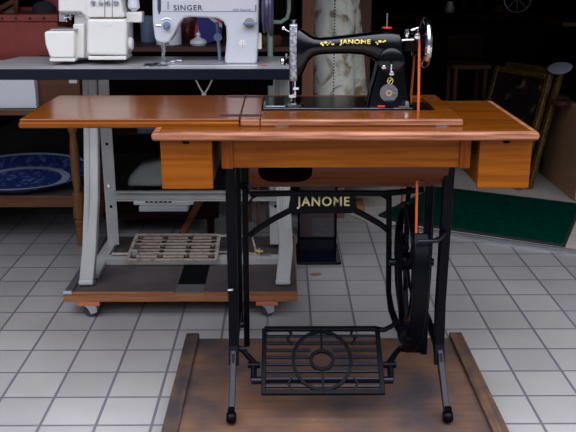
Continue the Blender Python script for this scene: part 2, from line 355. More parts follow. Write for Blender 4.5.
# ---- iron stand
def side_frame(X, s):
    fr_ = MB(); w = .027
    def P(y, z): return (X, y, z)
    # front leg, rear leg, struts, scrolls (cast plate in the YZ plane)
    fr_.bar([P(2.075, .701), P(2.078, .50), P(2.085, .30), P(2.072, .18), P(2.045, .130)], [.03, .026, .026, .032, .03], w, (1, 0, 0))
    fr_.bar([P(2.325, .701), P(2.322, .50), P(2.312, .30), P(2.325, .18), P(2.352, .130)], [.03, .026, .026, .032, .03], w, (1, 0, 0))
    for z in (.692, .17): fr_.bar([P(2.08, z), P(2.32, z)], .016, w * .8, (1, 0, 0))
    pass
    o = fr_.build('side_frame', 'iron', T, bev=.003)
    for y0, d in ((2.045, -1), (2.352, 1)):
        lg = MB(); lg.bar([P(y0 + .012 * d * -1, .165), P(y0 + d * .05, .118), P(y0 + d * .125, .060)], [.028, .024, .018], .0165, (1, 0, 0)); lgo = lg.build('splayed_leg', 'ironleg', T, bev=.003)
        gz = MB(); gz.rings([[Vector((X + q, y, z)) for y, z in ((y0 + d * .01, .168), (y0 + d * .115, .068), (y0 - d * .09, .168))] for q in (-.004, .004)]); gz.build('gusset', 'iron', lgo, bev=.001)
        ft = MB(); ft.lathe((X, y0 + d * .140, .0525), [(.0, -.013), (.012, -.013), (.0168, -.006), (.0168, .006), (.012, .013), (0, .013)], 'x', 20)
        ft.box(X - .009, X + .009, y0 + d * .140 - .008, y0 + d * .140 + .008, .048, .080); ft.build('foot', 'iron', lgo, bev=.002)
        MB().lathe((X, y0 + d * .140 - .0135, .0525), [(.0, -.003), (.004, -.002), (.004, .002)], 'y', 10).build('screw', 'ironleg', lgo)
side_frame(-.135, -1); side_frame(.432, 1)
MB().tube([(-.12, 2.06, .172), (-.10, 2.06, .172)], .007, 10).build('bolt', 'ironleg', T)
MB().tube([(-.1475, 2.055, .35), (-.133, 2.055, .35)], .003, 8).build('bolt', 'steel', T)
# cross brace with nameplate; BY = its plane
BY = 2.25
def Q(px, py, Y=BY): return at(px, py, Y)
b = MB(); W = .0155
b.bar([Q(250, 193), Q(300, 192), Q(350, 192), Q(385, 192.5), Q(410, 190), Q(424, 188)], W, .014)
b.bar([Q(238, 184), Q(247, 186), Q(248, 193)], .014, .014)
b.bar([Q(245, 182), Q(245.5, 215), Q(246, 260), Q(247, 345)], W * 1.1, .014)
b.bar([Q(249, 235), Q(256, 229), Q(275, 217), Q(291, 209)], W, .014)
b.bar([Q(389, 192), Q(389, 240), Q(388.5, 290), Q(391, 308), Q(396, 322), Q(403, 336)], [W, W, W, W * 1.2, W * 1.3, W * 1.3], .014)
b.bar([Q(354, 209), Q(366, 215), Q(380, 223), Q(389, 230)], W, .014)
b.bar([Q(381, 194), Q(386, 197), Q(389, 203)], .006, .014); b.bar([Q(258, 194), Q(252, 197), Q(249, 203)], .006, .014)
b.prism([tuple(Q(x, y).xz) for x, y in ((291, 193), (355, 193), (357, 208), (352, 212), (293, 212), (288, 209))], BY - .006, BY + .006)
br = b.build('cross_brace', 'iron', T, bev=.0022)
c0 = Q(323, 201)
for k in range(1): pass
text('nameplate_lettering', 'JANOME', 'cream', br, c0.x, BY - .0068, c0.z, 52 * 2.38 / 824, 12.6 * 2.38 / 824 * 1.0, .001, bold=.024, space=1.15)
# bottom rods: rear tie rod, pedal axle
MB().tube([(-.128, 2.03, .130), (.428, 2.03, .130)], .0001, 4) if 0 else None
# pedal: tilted plane; centre front (.106,1.937,.105) -> back (.106,2.107,.213)
A0 = Vector((.106, 1.927, .106)); A1 = Vector((.106, 2.100, .214)); vd = (A1 - A0).normalized(); D = (A1 - A0).length; nd = Vector((1, 0, 0)).cross(vd)
def pp(u, v, n=0): return A0 + Vector((u, 0, 0)) + vd * v + nd * n
HW = .157
b = MB(); fb = dict(axis=nd)
b.bar([pp(-HW, .006), pp(HW, .006)], .013, .012, nd); b.bar([pp(-HW, D), pp(HW, D)], .013, .012, nd)
b.bar([pp(-HW, 0), pp(-HW, D)], .013, .012, nd); b.bar([pp(HW, 0), pp(HW, D)], .013, .012, nd)
pd = b.build('foot_pedal', 'iron', T, bev=.002)
b = MB()
for k in range(8):
    v = .024 + k * (D - .035) / 7.6
    if k in (3, 4, 5):
        q = {3: .030, 4: .034, 5: .030}[k]; segs = ((-HW, -q), (q, HW))
    else: segs = ((-HW, HW),)
    for u0, u1 in segs: b.bar([pp(u0, v), pp(u1, v)], .0065, .008, nd)
b.build('pedal_slats', 'ironleg', pd, bev=.001)
b = MB(); vc = D * .50
b.bar([pp(.078 * math.cos(a * PI / 24), vc + .090 * math.sin(a * PI / 24), .003) for a in range(48)], .0085, .009, nd, closed=True)
b.bar([pp(.030 * math.cos(a * PI / 16), vc + .028 * math.sin(a * PI / 16), .003) for a in range(32)], .009, .010, nd, closed=True)
b.bar([pp(0, vc + .028, .003), pp(0, D, .003)], .006, .009, nd); b.bar([pp(0, vc - .028, .003), pp(0, 0, .003)], .006, .009, nd)
for s in (-1, 1):
    b.bar([pp(s * .093, D), pp(s * .082, D - .018, .003), pp(s * .094, D - .035, .003), pp(s * .082, D - .052, .003)][::1], .006, .009, nd)
    b.bar([pp(s * .093, 0), pp(s * .084, .016, .003), pp(s * .092, .032, .003), pp(s * .082, .045, .003)], .006, .009, nd)
b.build('pedal_ornament', 'iron', pd, bev=.001)
# pedal axle and pivots
ax0 = pp(0, .048, -.010)
b = MB(); b.tube([(-.070, ax0.y, ax0.z), (.280, ax0.y, ax0.z)], .0085, 14)
for s, X in ((-1, -.070), (1, .281)): b.tube([(X - .014, ax0.y, ax0.z), (X + .014, ax0.y, ax0.z)], .010, 14)
b.build('pedal_axle', 'ironleg', T, smooth=True)
def pivot(xs, xf):
    b = MB(); b.bar([(xf, 2.07, .172), (xf + (xs - xf) * .5, 2.06, .160), (xs, 2.0, .152), (xs, 1.985, ax0.z)], .016, .014, (0, 1, 0)) if 0 else b.tube([(xf, 2.07, .172), (xf + (xs - xf) * .35, 2.06, .165), (xs, 2.02, .150), (xs, ax0.y, ax0.z)], [.007, .0075, .009, .009], 10)
    b.tube([(xs - .017, 2.012, .148), (xs + .017, 2.012, .148)], .0085, 12)
    b.build('pedal_pivot', 'iron', T, smooth=True)
pivot(-.078, -.122); pivot(.290, .330)
# arm from pedal back corner to the crank
b = MB(); b.bar([pp(HW - .01, D), pp(HW + .02, D - .004), pp(HW + .045, D + .01), pp(HW + .06, D + .03)], [.014, .012, .012, .02], .012, nd); b.build('pedal_arm', 'iron', T, bev=.003)
# drive wheel: in the YZ plane
wx, wy, wz, wr = .352, 2.20, .378, .170
b = MB(); n = 64
b.lathe((wx, wy, wz), [(wr - .014, -.010), (wr, -.012), (wr, -.007), (wr - .007, -.002), (wr - .007, .002), (wr, .007), (wr, .012), (wr - .014, .010)], 'x', n, closed=True)
b.lathe((wx, wy, wz), [(.0, -.02), (.022, -.02), (.026, -.008), (.026, .008), (.022, .02), (0, .02)], 'x', 24)
for k in range(6):
    a = k * PI / 3 + .3
    b.bar([(wx, wy + math.cos(a) * .02, wz + math.sin(a) * .02), (wx, wy + math.cos(a + .25) * .09, wz + math.sin(a + .25) * .09), (wx, wy + math.cos(a) * (wr - .012), wz + math.sin(a) * (wr - .012))], [.010, .007, .009], .009, (1, 0, 0))
b.build('drive_wheel', 'iron', T, smooth=True, bev=.0015)
MB().tube([(.308, wy, wz), (.428, wy, wz)], .0075, 12).build('wheel_axle', 'ironleg', T, smooth=True)
for xx in (.302, .408): MB().tube([(xx, 2.19, .378), (xx + .020, 2.19, .378)], .0105, 14).build('axle_cap', 'ironleg', T, smooth=True)
# pitman rod and crank, bearing boss at the bottom
b = MB(); b.bar([(.330, 2.175, .44), (.328, 2.16, .36), (.338, 2.16, .22), (.35, 2.15, .135)], .014, .010, (0, 1, 0)); b.tube([(.328, 2.17, .43), (.352, 2.17, .43)], .012, 12)
b.build('pitman_rod', 'iron', T, bev=.003)
b = MB(); c = at(407.5, 335.5, 2.03); b.lathe(c, [(0, -.016), (.008, -.015), (.010, -.008), (.024, -.007), (.026, -.002), (.026, .018), (0, .018)], 'y', 24); b.build('bearing_boss', 'iron', T, smooth=True)
# belt guard: curved fork in front of and behind wheel
b = MB(); b.bar([(.360, 2.035, .515), (.360, 2.012, .49), (.360, 1.995, .42), (.360, 1.995, .34), (.358, 2.01, .27), (.352, 2.03, .21), (.345, 2.06, .165)], [.014, .018, .02, .02, .02, .018, .010], .042, (1, 0, 0))
b.bar([(.358, 2.012, .49), (.392, 2.02, .50), (.430, 2.06, .50)], .010, .012, (0, 0, 1)); b.build('belt_guard', 'iron', T, bev=.007, seg=4, smooth=True, angle=60)
b = MB(); b.bar([(.402, 2.16, .69), (.402, 2.16, .5), (.402, 2.15, .3), (.402, 2.13, .12)], .012, .020, (1, 0, 0)); b.bar([(.378, 2.34, .69), (.378, 2.385, .5), (.378, 2.385, .3), (.378, 2.30, .13)], .012, .014, (1, 0, 0)); b.bar([(.402, 2.14, .13), (.35, 2.14, .13)], .016, .016, (0, 0, 1)); b.bar([(.378, 2.15, .685), (.402, 2.15, .685), (.378, 2.34, .685)], .02, .010, (0, 0, 1)); b.bar([(.402, 2.14, .125), (.378, 2.30, .125)], .014, .010, (0, 0, 1))
b.build('wheel_bracket', 'iron', T, bev=.003)
b = MB(); b.tube([(.345, 1.985, .510), (.395, 1.99, .510), (.430, 2.06, .510)], .005, 10); b.build('guard_bolt', 'ironleg', T, smooth=True)

# drive belt
hx, hy, hz, hr = .3555, 2.20, .985, .033
pts = [(hx, hy + hr * math.cos(a), hz + hr * math.sin(a)) for a in [PI - k * PI / 12 for k in range(0, 13)]]
wr2 = wr - .004
pts += [(wx + .002, wy + wr2, .6)] if 0 else []
pts += [(wx, wy + wr2 * math.cos(a), wz + wr2 * math.sin(a)) for a in [-k * PI / 16 for k in range(0, 17)]]
tag(MB().tube(pts, .0034, 8, closed=True).build('drive_belt', 'belt', None, (hx, hy, .801), smooth=True), 'orange leather belt running from the black machine wheel down to the treadle wheel', 'belt')

# ================================================================== BLACK SEWING MACHINE
S = thing('sewing_machine', (.17, 2.2, .8022), 'black enamel sewing machine with gold lettering set into the wooden table', 'sewing machine')
b = MB(); b.box(-.052, .345, 2.152, 2.345, .8025, .8255); b.build('bed', 'enamel', S, bev=.005, seg=3, smooth=True)
MB().box(-.050, .343, 2.1505, 2.1525, .8225, .8238).build('bed_edge_highlight', 'dullsteel', S, bev=.001)  # thin steel strip drawn in place of the highlight along the bed's front edge
b = MB(); b.box(-.045, .008, 2.17, 2.315, .8256, .8268); b.build('slide_plate', 'chrome', S, bev=.0005)
b = MB(); b.lathe((.033, 2.205, .8256), [(0, 0), (.026, 0), (.026, .0022), (0, .0024)], 'z', 28); b.build('needle_plate', 'chrome', S, smooth=True)
YC = 2.2
def sect(x, zt, zb, hd, n=24, e=2.5, yc=YC):
    zc, hz_ = (zt + zb) / 2, (zt - zb) / 2; r = []
    for k in range(n):
        a = 2 * PI * k / n; ca, sa = math.cos(a), math.sin(a)
        r.append(Vector((x, yc + hd * math.copysign(abs(ca) ** (2 / e), ca), zc + hz_ * math.copysign(abs(sa) ** (2 / e), sa))))
    return r
def sectz(z, x0, x1, hd, n=24, e=3.2):
    xc, hx_ = (x0 + x1) / 2, (x1 - x0) / 2; r = []
    for k in range(n):
        a = 2 * PI * k / n; ca, sa = math.cos(a), math.sin(a)
        r.append(Vector((xc + hx_ * math.copysign(abs(ca) ** (2 / e), ca), YC + hd * math.copysign(abs(sa) ** (2 / e), sa), z)))
    return r
st = [(297, 26.5, 78, .027), (299, 26.6, 77.5, .029), (302, 28, 74, .030), (305, 30, 68, .030), (308.5, 32.3, 60.5, .029), (313, 35, 55.5, .028), (320, 36.3, 53.3, .027), (335, 35, 52.6, .027), (350, 33.2, 52.6, .028), (362, 31.6, 53.5, .029), (372, 30.2, 57, .031), (380, 29.2, 63, .033), (390, 28.8, 68, .035), (398, 29.5, 70, .034), (402, 33, 69, .030), (404, 42, 64, .018)]
b = MB(); rs = []
for px, t_, bb, hd in st:
    a_, c_ = at(px, t_, YC), at(px, bb, YC); rs.append(sect((a_.x + c_.x) / 2, a_.z, c_.z, hd, 28))
b.rings(rs)
rs = []
for py, l, r_, hd in ((50, 376, 403, .031), (62, 376, 405, .033), (75, 372.5, 406.5, .035), (88, 368.5, 408.5, .037), (98, 366, 410, .040), (104, 364.5, 410.5, .044), (107.5, 363, 411, .046), (109.5, 362.5, 411.5, .047)):
    a_, c_ = at(l, py, YC), at(r_, py, YC); rs.append(sectz(max(a_.z, .824), a_.x, c_.x, hd, 28))
b.rings(rs)
body = b.build('arm', 'enamel', S, smooth=True, angle=60)
fy = YC - .0285
p = at(355, 41.2, fy); text('gold_lettering', 'JANOME', 'gold', body, p.x, fy - .0016, p.z, 29 * 2.27 / 824, 5.4 * 2.27 / 824, .0006, bold=.03, space=1.1)
def motif(cx, cy, w):
    b = MB(); random.seed(int(cx))
    for i in range(9):
        u = (i / 8 - .5) * w; p = at(cx + u, cy + 1.5 * math.sin(i * 1.9), fy)
        b.lathe((p.x, fy - .0012 + .0004 * (cx > 370) * -4, p.z), [(0, -.0008), (.0034 * random.uniform(.6, 1.1), -.0004), (0, .001)], 'y', 6, sx=random.uniform(.6, 1.3))
    b.build('gold_scroll_motif', 'gold', body)
motif(327.5, 42.2, 12); motif(382, 41, 12)
# face plate, top screw, thread lever
a_, c_ = at(289.5, 22.5, YC), at(297.3, 79, YC)
fp = MB().box(a_.x, c_.x, YC - .025, YC + .025, c_.z, a_.z).build('face_plate', 'steel', S, bev=.004, seg=3, smooth=True)
p = at(294, 22, YC); b = MB(); b.lathe(p, [(.004, -.004), (.004, .004), (.007, .005), (.007, .009), (0, .010)], 'z', 14); b.build('pressure_screw', 'chrome', S, smooth=True)
b = MB(); b.tube([at(291, 31, YC), at(287, 29.5, YC), at(283.5, 27, YC)], .0022, 8); b.lathe(at(283.5, 27.2, YC), [(0, -.004), (.0045, -.002), (.0045, .002), (0, .004)], 'y', 12); b.build('take_up_lever', 'chrome', S, smooth=True)
b = MB(); q = at(289, 60, YC); b.lathe(q, [(0, 0), (.009, 0), (.009, -.004), (.005, -.006), (.005, -.008), (.011, -.009), (.011, -.012), (.006, -.014)], 'x', 18); b.build('tension_disc', 'black', S, smooth=True)
b = MB(); b.lathe(q - Vector((.014, 0, 0)), [(0, 0), (.009, 0), (.009, -.006), (.006, -.009), (0, -.010)], 'x', 18); b.lathe(q + Vector((-.007, 0, .012)), [(0, 0), (.003, 0), (.003, .008), (0, .008)], 'z', 10); b.build('tension_knob', 'chrome', S, smooth=True)
b = MB(); n0 = at(295, 77, YC); b.tube([(n0.x, YC, n0.z), (n0.x, YC, .852)], .003, 10); b.tube([(n0.x, YC, .852), (n0.x, YC, .830)], [.0012, .0006], 6); b.tube([(n0.x - .009, YC, n0.z), (n0.x - .009, YC, .835)], .003, 10)
b.box(n0.x - .005, n0.x + .010, YC - .006, YC + .006, .866, .872); b.lathe((n0.x, YC, .852), [(.005, -.006), (.005, .006)], 'z', 10); b.box(n0.x - .016, n0.x - .002, YC - .004, YC + .006, .845, .853); b.box(n0.x - .012, n0.x + .003, YC - .018, YC + .008, .8275, .8305); b.build('needle_and_presser_bars', 'chrome', S, bev=.0008)
MB().box(n0.x - .014, n0.x - .007, YC - .005, YC + .005, .852, .895).build('presser_bracket', 'black', S, bev=.001)
# spool pin and felt
p = at(387, 27.5, YC); b = MB(); b.lathe((p.x, YC, p.z + .001), [(0, 0), (.0135, 0), (.0135, .003), (0, .0035)], 'z', 20); b.build('felt_disc', 'red', S, smooth=True)
MB().tube([(p.x, YC, p.z), (p.x, YC, at(387, 12, YC).z)], .0018, 8).build('spool_pin', 'chrome', S, smooth=True)
# stitch regulator
p = at(391, 60, 2.16); b = MB(); b.lathe((p.x, 2.16, p.z), [(0, -.008), (.026, -.008), (.033, -.004), (.034, .01), (0, .01)], 'y', 36); b.build('stitch_regulator', 'enamel', S, smooth=True)
MB().box(p.x - .0025, p.x + .0025, 2.149, 2.153, p.z - .026, p.z + .022).build('regulator_slot', 'black', S)
b = MB(); b.lathe((p.x + .001, 2.147, p.z - .030), [(0, -.006), (.006, -.004), (.006, .004), (0, .006)], 'y', 12); b.tube([(p.x, 2.150, p.z - .026), (p.x, 2.147, p.z - .006)], .002, 8)
b.build('regulator_lever', 'chrome', S, smooth=True)
q = at(383.8, 66, 2.147); b = MB(); b.lathe(q, [(0, -.005), (.0055, -.003), (.0055, .008), (0, .008)], 'y', 14); b.build('regulator_screw', 'chrome', S, smooth=True)
# emblem and medallion
q = at(390.3, 79.7, 2.1645); b = MB(); b.bar([(q.x + .007 * math.cos(a * PI / 10), 2.1645, q.z + .0085 * math.sin(a * PI / 10)) for a in range(20)], .0016, .001, closed=True); b.bar([(q.x - .003, 2.1645, q.z - .006), (q.x + .003, 2.1645, q.z + .006)], .002, .001); b.bar([(q.x - .005, 2.1645, q.z), (q.x + .004, 2.1645, q.z + .002)], .0015, .001)
b.build('gold_emblem', 'gold', S)
q = at(389, 92, 2.157); b = MB(); b.lathe((q.x, 2.1575, q.z), [(0, 0), (.0235, 0), (.0235, .009), (0, .009)], 'y', 32); md = b.build('medallion', 'dullsteel', S, smooth=True)
b = MB(); b.lathe((q.x, 2.1572, q.z), [(.0045, -.0006), (.0085, -.0008), (.0085, 0), (.0045, 0)], 'y', 20, closed=True); b.build('medallion_ring', 'brass', md)
b = MB(); b.box(q.x - .010, q.x + .012, 2.148, 2.158, .8256, q.z - .018); b.build('bracket', 'ironleg', S, bev=.002)
q = at(385, 107, 2.14); b = MB(); b.box(q.x - .018, q.x + .014, 2.150, 2.158, .8257, .8305); b.build('red_tab', 'red', S, bev=.001)
q = at(407, 104, 2.155); b = MB(); b.lathe((q.x, 2.157, .8256), [(0, 0), (.0085, 0), (.0085, .006), (.006, .016), (0, .018)], 'z', 16); b.box(q.x - .022, q.x - .002, 2.150, 2.160, .8256, .8285); b.build('bed_screw', 'chrome', S, smooth=True)
# hand wheel + bobbin winder
wc = Vector((.3735, YC, .9885)); b = MB()
b.lathe(wc, [(0, -.040), (.018, -.040), (.020, -.033), (.036, -.030), (.031, -.024), (.031, -.019), (.038, -.014), (.046, -.006), (.055, -.002), (.055, .004), (.02, .007), (0, .007)], 'x', 40); hw = b.build('hand_wheel', 'enamel', S, smooth=True)
b = MB(); b.lathe(wc, [(.052, -.006), (.060, -.007), (.065, -.002), (.0655, .004), (.061, .010), (.053, .009)], 'x', 48, closed=True); b.build('chrome_rim', 'chrome', hw, smooth=True)
b = MB(); b.lathe((.333, YC, .9885), [(0, 0), (.014, 0), (.014, .012), (0, .012)], 'x', 20); b.tube([(.31, YC, .9885), (.345, YC, .9885)], .008, 12); b.build('shaft', 'black', S, smooth=True)
b = MB(); b.tube([at(402, 39, 2.165), at(414, 38.5, 2.165)], .0028, 8); b.lathe(at(407, 31.5, 2.17), [(0, -.011), (.005, -.010), (.006, 0), (.005, .009), (0, .010)], 'z', 12); b.lathe(at(417, 35, 2.16), [(0, -.006), (.007, -.004), (.007, .004), (0, .006)], 'y', 14)
b.tube([at(411, 29, 2.17), at(418, 26.5, 2.17), at(418, 33, 2.17)], .003, 8); b.tube([at(407, 31, 2.17), at(407, 39, 2.165), at(401, 41, 2.175)], .002, 8); b.build('bobbin_winder', 'chrome', S, smooth=True)
b = MB(); b.box(*sorted((at(404, 46, 2.18).x, at(417, 46, 2.18).x)), 2.165, 2.185, at(410, 50, 2.18).z, at(410, 41, 2.18).z); b.build('winder_bracket', 'black', S, bev=.002)

T.location.z -= .003; S.location.z -= .003; bpy.data.objects['drive_belt'].location.z -= .003

# ================================================================== WHEELED DOLLY
Dl = thing('wheeled_dolly', (-.35, 2.95, 0), 'low brown wooden board on casters under the grey steel stand', 'dolly')
MB().box(-.757, .052, 2.64, 3.26, .062, .092).build('board', 'osb', Dl, bev=.002)
MB().box(-.745, -.372, 2.648, 3.255, .0915, .094).build('deck_covering', 'deck', Dl); MB().box(-.274, .048, 2.648, 3.255, .0915, .094).build('deck_covering', 'deck', Dl)
MB().box(-.755, -.374, 2.637, 2.648, .0922, .0985).build('lip_strip', 'osb', Dl, bev=.001); MB().box(-.272, .05, 2.637, 2.648, .0922, .0975).build('lip_strip', 'osb', Dl, bev=.001)
MB().box(-.372, -.274, 2.65, 3.24, .0915, .0932).build('channel', 'black', Dl); MB().box(-.372, -.274, 2.65, 2.72, .0932, .0950).build('metal_strip', 'alu', Dl)
MB().box(-.755, -.728, 2.645, 3.24, .0922, .101).build('edge_rail', 'darkrail', Dl, bev=.002)
MB().box(-.757, -.727, 2.636, 2.650, .0922, .104).build('rail_end', 'alu', Dl, bev=.002)
for cx, cy in ((-.672, 2.675), (-.055, 2.675), (-.672, 3.18), (-.055, 3.18)):
    MB().box(cx - .038, cx + .038, cy - .04, cy + .04, .049, .062).build('block', 'redblock', Dl, bev=.001)
    cs = MB(); cs.prism([(cx - .022, .049), (cx + .024, .049), (cx + .026, .022), (cx + .004, .014), (cx - .006, .036)], cy - .03, cy - .026); cs.prism([(cx - .022, .049), (cx + .024, .049), (cx + .026, .022), (cx + .004, .014), (cx - .006, .036)], cy - .004, cy - .001)
    cso = cs.build('caster_fork', 'alu', Dl)
    w_ = MB(); w_.lathe((cx + .001, cy - .0145, .0232), [(0, -.009), (.020, -.010), (.0225, -.006), (.0225, .006), (.020, .010), (0, .009)], 'y', 20); w_.build('caster_wheel', 'rubber', cso, smooth=True)

# ================================================================== INDUSTRIAL TABLE
I = thing('industrial_sewing_table', (-.35, 2.9, .0942), 'grey laminate work table with dark edge on grey steel legs, behind the wooden one', 'table')
MB().prismz([(-1.06, 2.66), (.045, 2.66), (.045, 3.01), (-.94, 3.01), (-.99, 2.83)], .827, .859).build('board', 'ulam', I)
MB().prismz([(-1.058, 2.662), (.043, 2.662), (.043, 3.008), (-.94, 3.008), (-.988, 2.83)], .8585, .861).build('laminate_top', 'laminate', I)
MB().box(-1.06, .047, 2.654, 2.6605, .826, .8605).build('edge_band', 'edgeband', I, bev=.002)
MB().box(-.69, -.665, 2.68, 2.71, .812, .827).build('bracket', 'offwhite', I)
def kleg(X, lean, rx):
    b = MB()
    b.bar([(X + lean, 2.86, .827), (X + lean * .9, 2.82, .60), (X + lean * .6, 2.80, .40), (X + .006, 2.76, .22), (X - .005, 2.725, .108)], .035, .050, (1, 0, 0)); b.bar([(X - .005, 2.725, .112), (X - .005, 2.72, .0945)], .045, .052, (1, 0, 0))
    o = b.build('front_leg', 'greysteel', I, bev=.005)
    b = MB(); b.bar([(X + .014, 2.84, .80), (X + .014, 2.80, .45), (X + .012, 2.755, .15)], .002, .010, (1, 0, 0)) if 0 else b.tube([(X + lean - .008, 2.838, .80), (X + lean * .9 - .008, 2.799, .60), (X + lean * .6 - .008, 2.779, .40), (X - .002, 2.749, .22)], .004, 8); b.build('leg_bead', 'greysteel', o)
    b = MB(); b.box(X - .022, X + .022, 2.78, 3.18, .0945, .112); b.build('foot_rail', 'greysteel', I, bev=.003)
    b = MB(); b.box(rx - .022, rx + .022, 3.10, 3.104, .112, .827); b.box(rx - .022, rx - .018, 3.104, 3.14, .112, .827)
    ob = b.build('rear_post', 'greysteel', I)
    b = MB()
    for z in (.27, .52): b.lathe((rx, 3.0995, z), [(0, 0), (.006, 0), (0, .001)], 'y', 12)
    b.build('slot_hole', 'black', ob)
    b = MB(); b.lathe((rx, 3.098, .355), [(0, -.004), (.008, -.003), (.008, 0), (0, 0)], 'y', 12); b.build('bolt', 'chrome', ob)
kleg(-.688, .028, -.672); kleg(.006, -.006, -.028)
b = MB(); b.box(-.65, .0, 3.09, 3.098, .300, .338); b.box(-.65, .0, 3.07, 3.098, .300, .304); b.box(-.65, .0, 3.07, 3.098, .334, .338); b.build('rear_rail', 'greysteel', I)
b = MB(); b.box(-.668, .0, 2.92, 2.926, .0945, .118); b.box(-.668, .0, 2.926, 2.965, .112, .118); b.build('foot_cross_rail', 'greysteel', I)
# rusty treadle plate
a0, a1, a2, a3 = at(127, 260, 2.90), at(216, 260, 2.90), at(219.5, 235, 3.10), at(137, 235, 3.10)
def tq(u, v): return (a0 * (1 - u) + a1 * u) * (1 - v) + (a3 * (1 - u) + a2 * u) * v
b = MB(); un = (a1 - a0).cross(a3 - a0).normalized()
for v in (0, 1): b.bar([tq(0, v), tq(1, v)], .010, .008, un)
for u in (0, 1): b.bar([tq(u, 0), tq(u, 1)], .012, .008, un)
tp = b.build('treadle_plate', 'tansteel', I, bev=.001)
b = MB()
for k in range(1, 8): b.bar([tq(0, k / 8), tq(1, k / 8)], .011, .005, un)
b.build('treadle_slats', 'tansteel', tp)
for u in (.06, .36, .66, .94):
    for k in range(5):
        p = tq(u, .12 + k * .19); b = MB(); b.lathe(p + un * .0035, [(0, -.004), (.011, -.004), (.011, .001), (.006, .001), (.005, -.003)], 'z', 12); b.build('boss', 'blackplate', tp)
MB().tube([at(112, 254, 2.95), at(131, 254, 2.95)], .006, 8).build('pivot_pin', 'tansteel', I)
MB().tube([at(219, 252, 2.99), at(256, 254, 2.99), at(258, 262, 2.95)], .005, 8).build('link_rod', 'tansteel', I); MB().tube([at(218, 236, 3.08), at(252, 236, 3.08), at(256, 252, 3.02)], .005, 8).build('link_rod', 'tansteel', I)
MB().box(at(118, 0, 2.95).x, at(124, 0, 2.95).x, 2.93, 2.96, .118, .150).build('pivot_block', 'alu', I, bev=.001); MB().box(at(259, 0, 2.95).x, at(268, 0, 2.95).x, 2.93, 2.96, .118, .125).build('pivot_block', 'alu', I, bev=.001)
b = MB(); b.tube([at(259, 248, 2.95), at(259, 258, 2.95)], .004, 8); b.tube([at(256, 251, 2.95), at(263, 251, 2.95)], .005, 8); b.build('brass_fitting', 'brass', I)
# knee-lift wires under the top
b = MB(); b.tube([at(196, 80, 2.74), at(200, 88, 2.74), at(204, 94.5, 2.74)], .0028, 8); b.tube([at(212, 80, 2.74), at(208, 88, 2.74), at(204, 94.5, 2.74)], .0028, 8); b.lathe(at(204, 95, 2.74), [(0, -.01), (.008, -.008), (.008, .006), (0, .008)], 'z', 12); b.build('lift_wire', 'offwhite', I)
for q in ((-.17, -.10, 2.70, 2.95, .80, .827), (-.56, -.42, 2.75, 2.95, .812, .827), (-.055, -.03, 2.70, 2.9, .80, .827)): MB().box(*q).build('underside_bracket', 'black', I, bev=.004)

# ================================================================== PALE INDUSTRIAL MACHINE
G = thing('sewing_machine', (-.25, 2.8, .861), 'pale grey industrial sewing machine with dark blue lettering on the grey work table', 'sewing machine')
YG = 2.755
o = [(152, -14), (258.5, -14), (258.8, 10), (258, 40), (257, 61), (255.5, 64), (225.5, 64), (224.5, 60), (226.5, 40), (226, 27), (223, 21.5), (217, 18.5), (205, 17.8), (190, 17), (183.5, 18.5), (179, 24), (173, 36), (169.5, 41.5), (165, 43.5), (157, 42.5), (154.5, 38), (152.5, 22)]
oo = [xz(x, y, YG) for x, y in o]; oo = [(x, max(z, .8615)) for x, z in oo]
mb = MB().prism(oo, YG, YG + .10).build('body', 'machgrey', G, bev=.008, seg=4, smooth=True, angle=50)
p = at(188, 7.7, YG); text('lettering', 'SINGER', 'navy', mb, p.x, YG - .0005, p.z, 27 * 2.86 / 824, 4.9 * 2.86 / 824, .0006, bold=.012, space=1.15)
p = at(242, 10, YG); text('small_lettering', '600 Special', 'bluegrey', mb, p.x, YG - .0005, p.z, 17 * 2.86 / 824, 2.6 * 2.86 / 824, .0005)
b = MB(); 
for ya, yb, xa, xb in ((11.2, 11.8, 162, 256), (-2, -1.2, 152, 258)): b.prism([xz(xa, ya, YG), xz(xb, ya, YG), xz(xb, yb, YG), xz(xa, yb, YG)], YG - .0008, YG + .001)
b.prism([xz(255, 5, YG), xz(256.4, 5, YG), xz(256.4, 11, YG), xz(255, 11, YG)], YG - .0008, YG + .001)
b.prism([xz(167.5, 1.5, YG), xz(168.7, 1.5, YG), xz(168.7, 9.5, YG), xz(167.5, 9.5, YG)], YG - .0008, YG + .001); b.build('trim_lines', 'bluegrey', mb)
b = MB(); b.prism([xz(157.5, -8, YG), xz(161, -8, YG), xz(161, 11, YG), xz(159, 15, YG), xz(157.5, 9, YG)], YG - .0015, YG + .001); b.build('dark_guide_slot', 'navy', mb)
def knob(px, py, r, L_, m, name, par=G, n=18, y=YG):
    p = at(px, py, y); b = MB(); b.lathe((p.x, y, p.z), [(0, -L_), (r * .55, -L_), (r * .6, -L_ * .6), (r, -L_ * .55), (r, .001), (0, .001)], 'y', n); return b.build(name, m, par, smooth=True)
knob(167, 25.5, .0125, .022, 'bluegrey', 'tension_dial'); 
b = MB(); b.tube([at(156, 25, YG - .004), at(161, 25.5, YG - .004)], .0025, 8); b.tube([at(162, 20, YG - .003), at(166, 18, YG - .003), at(171, 19.5, YG - .003)], .0015, 8); b.build('thread_guide', 'chrome', G)
knob(249.5, 23, .017, .015, 'greylid', 'stitch_dial'); b = MB(); b.bar([at(243, 23.5, YG - .02), at(257, 23.5, YG - .02)], .009, .012, (0, 1, 0)); b.build('reverse_lever', 'bluegrey', G, bev=.002)
knob(242.5, 43.5, .012, .003, 'offwhite', 'round_badge')
b = MB(); p = at(242.5, 43.5, YG)
for s in (-1, 1): b.lathe((p.x, YG - .0035, p.z + s * .005), [(0, -.0004), (.0016, 0), (0, .0004)], 'y', 8)
b.build('badge_dots', 'navy', G)
b = MB(); c = at(267, 10, YG + .05)
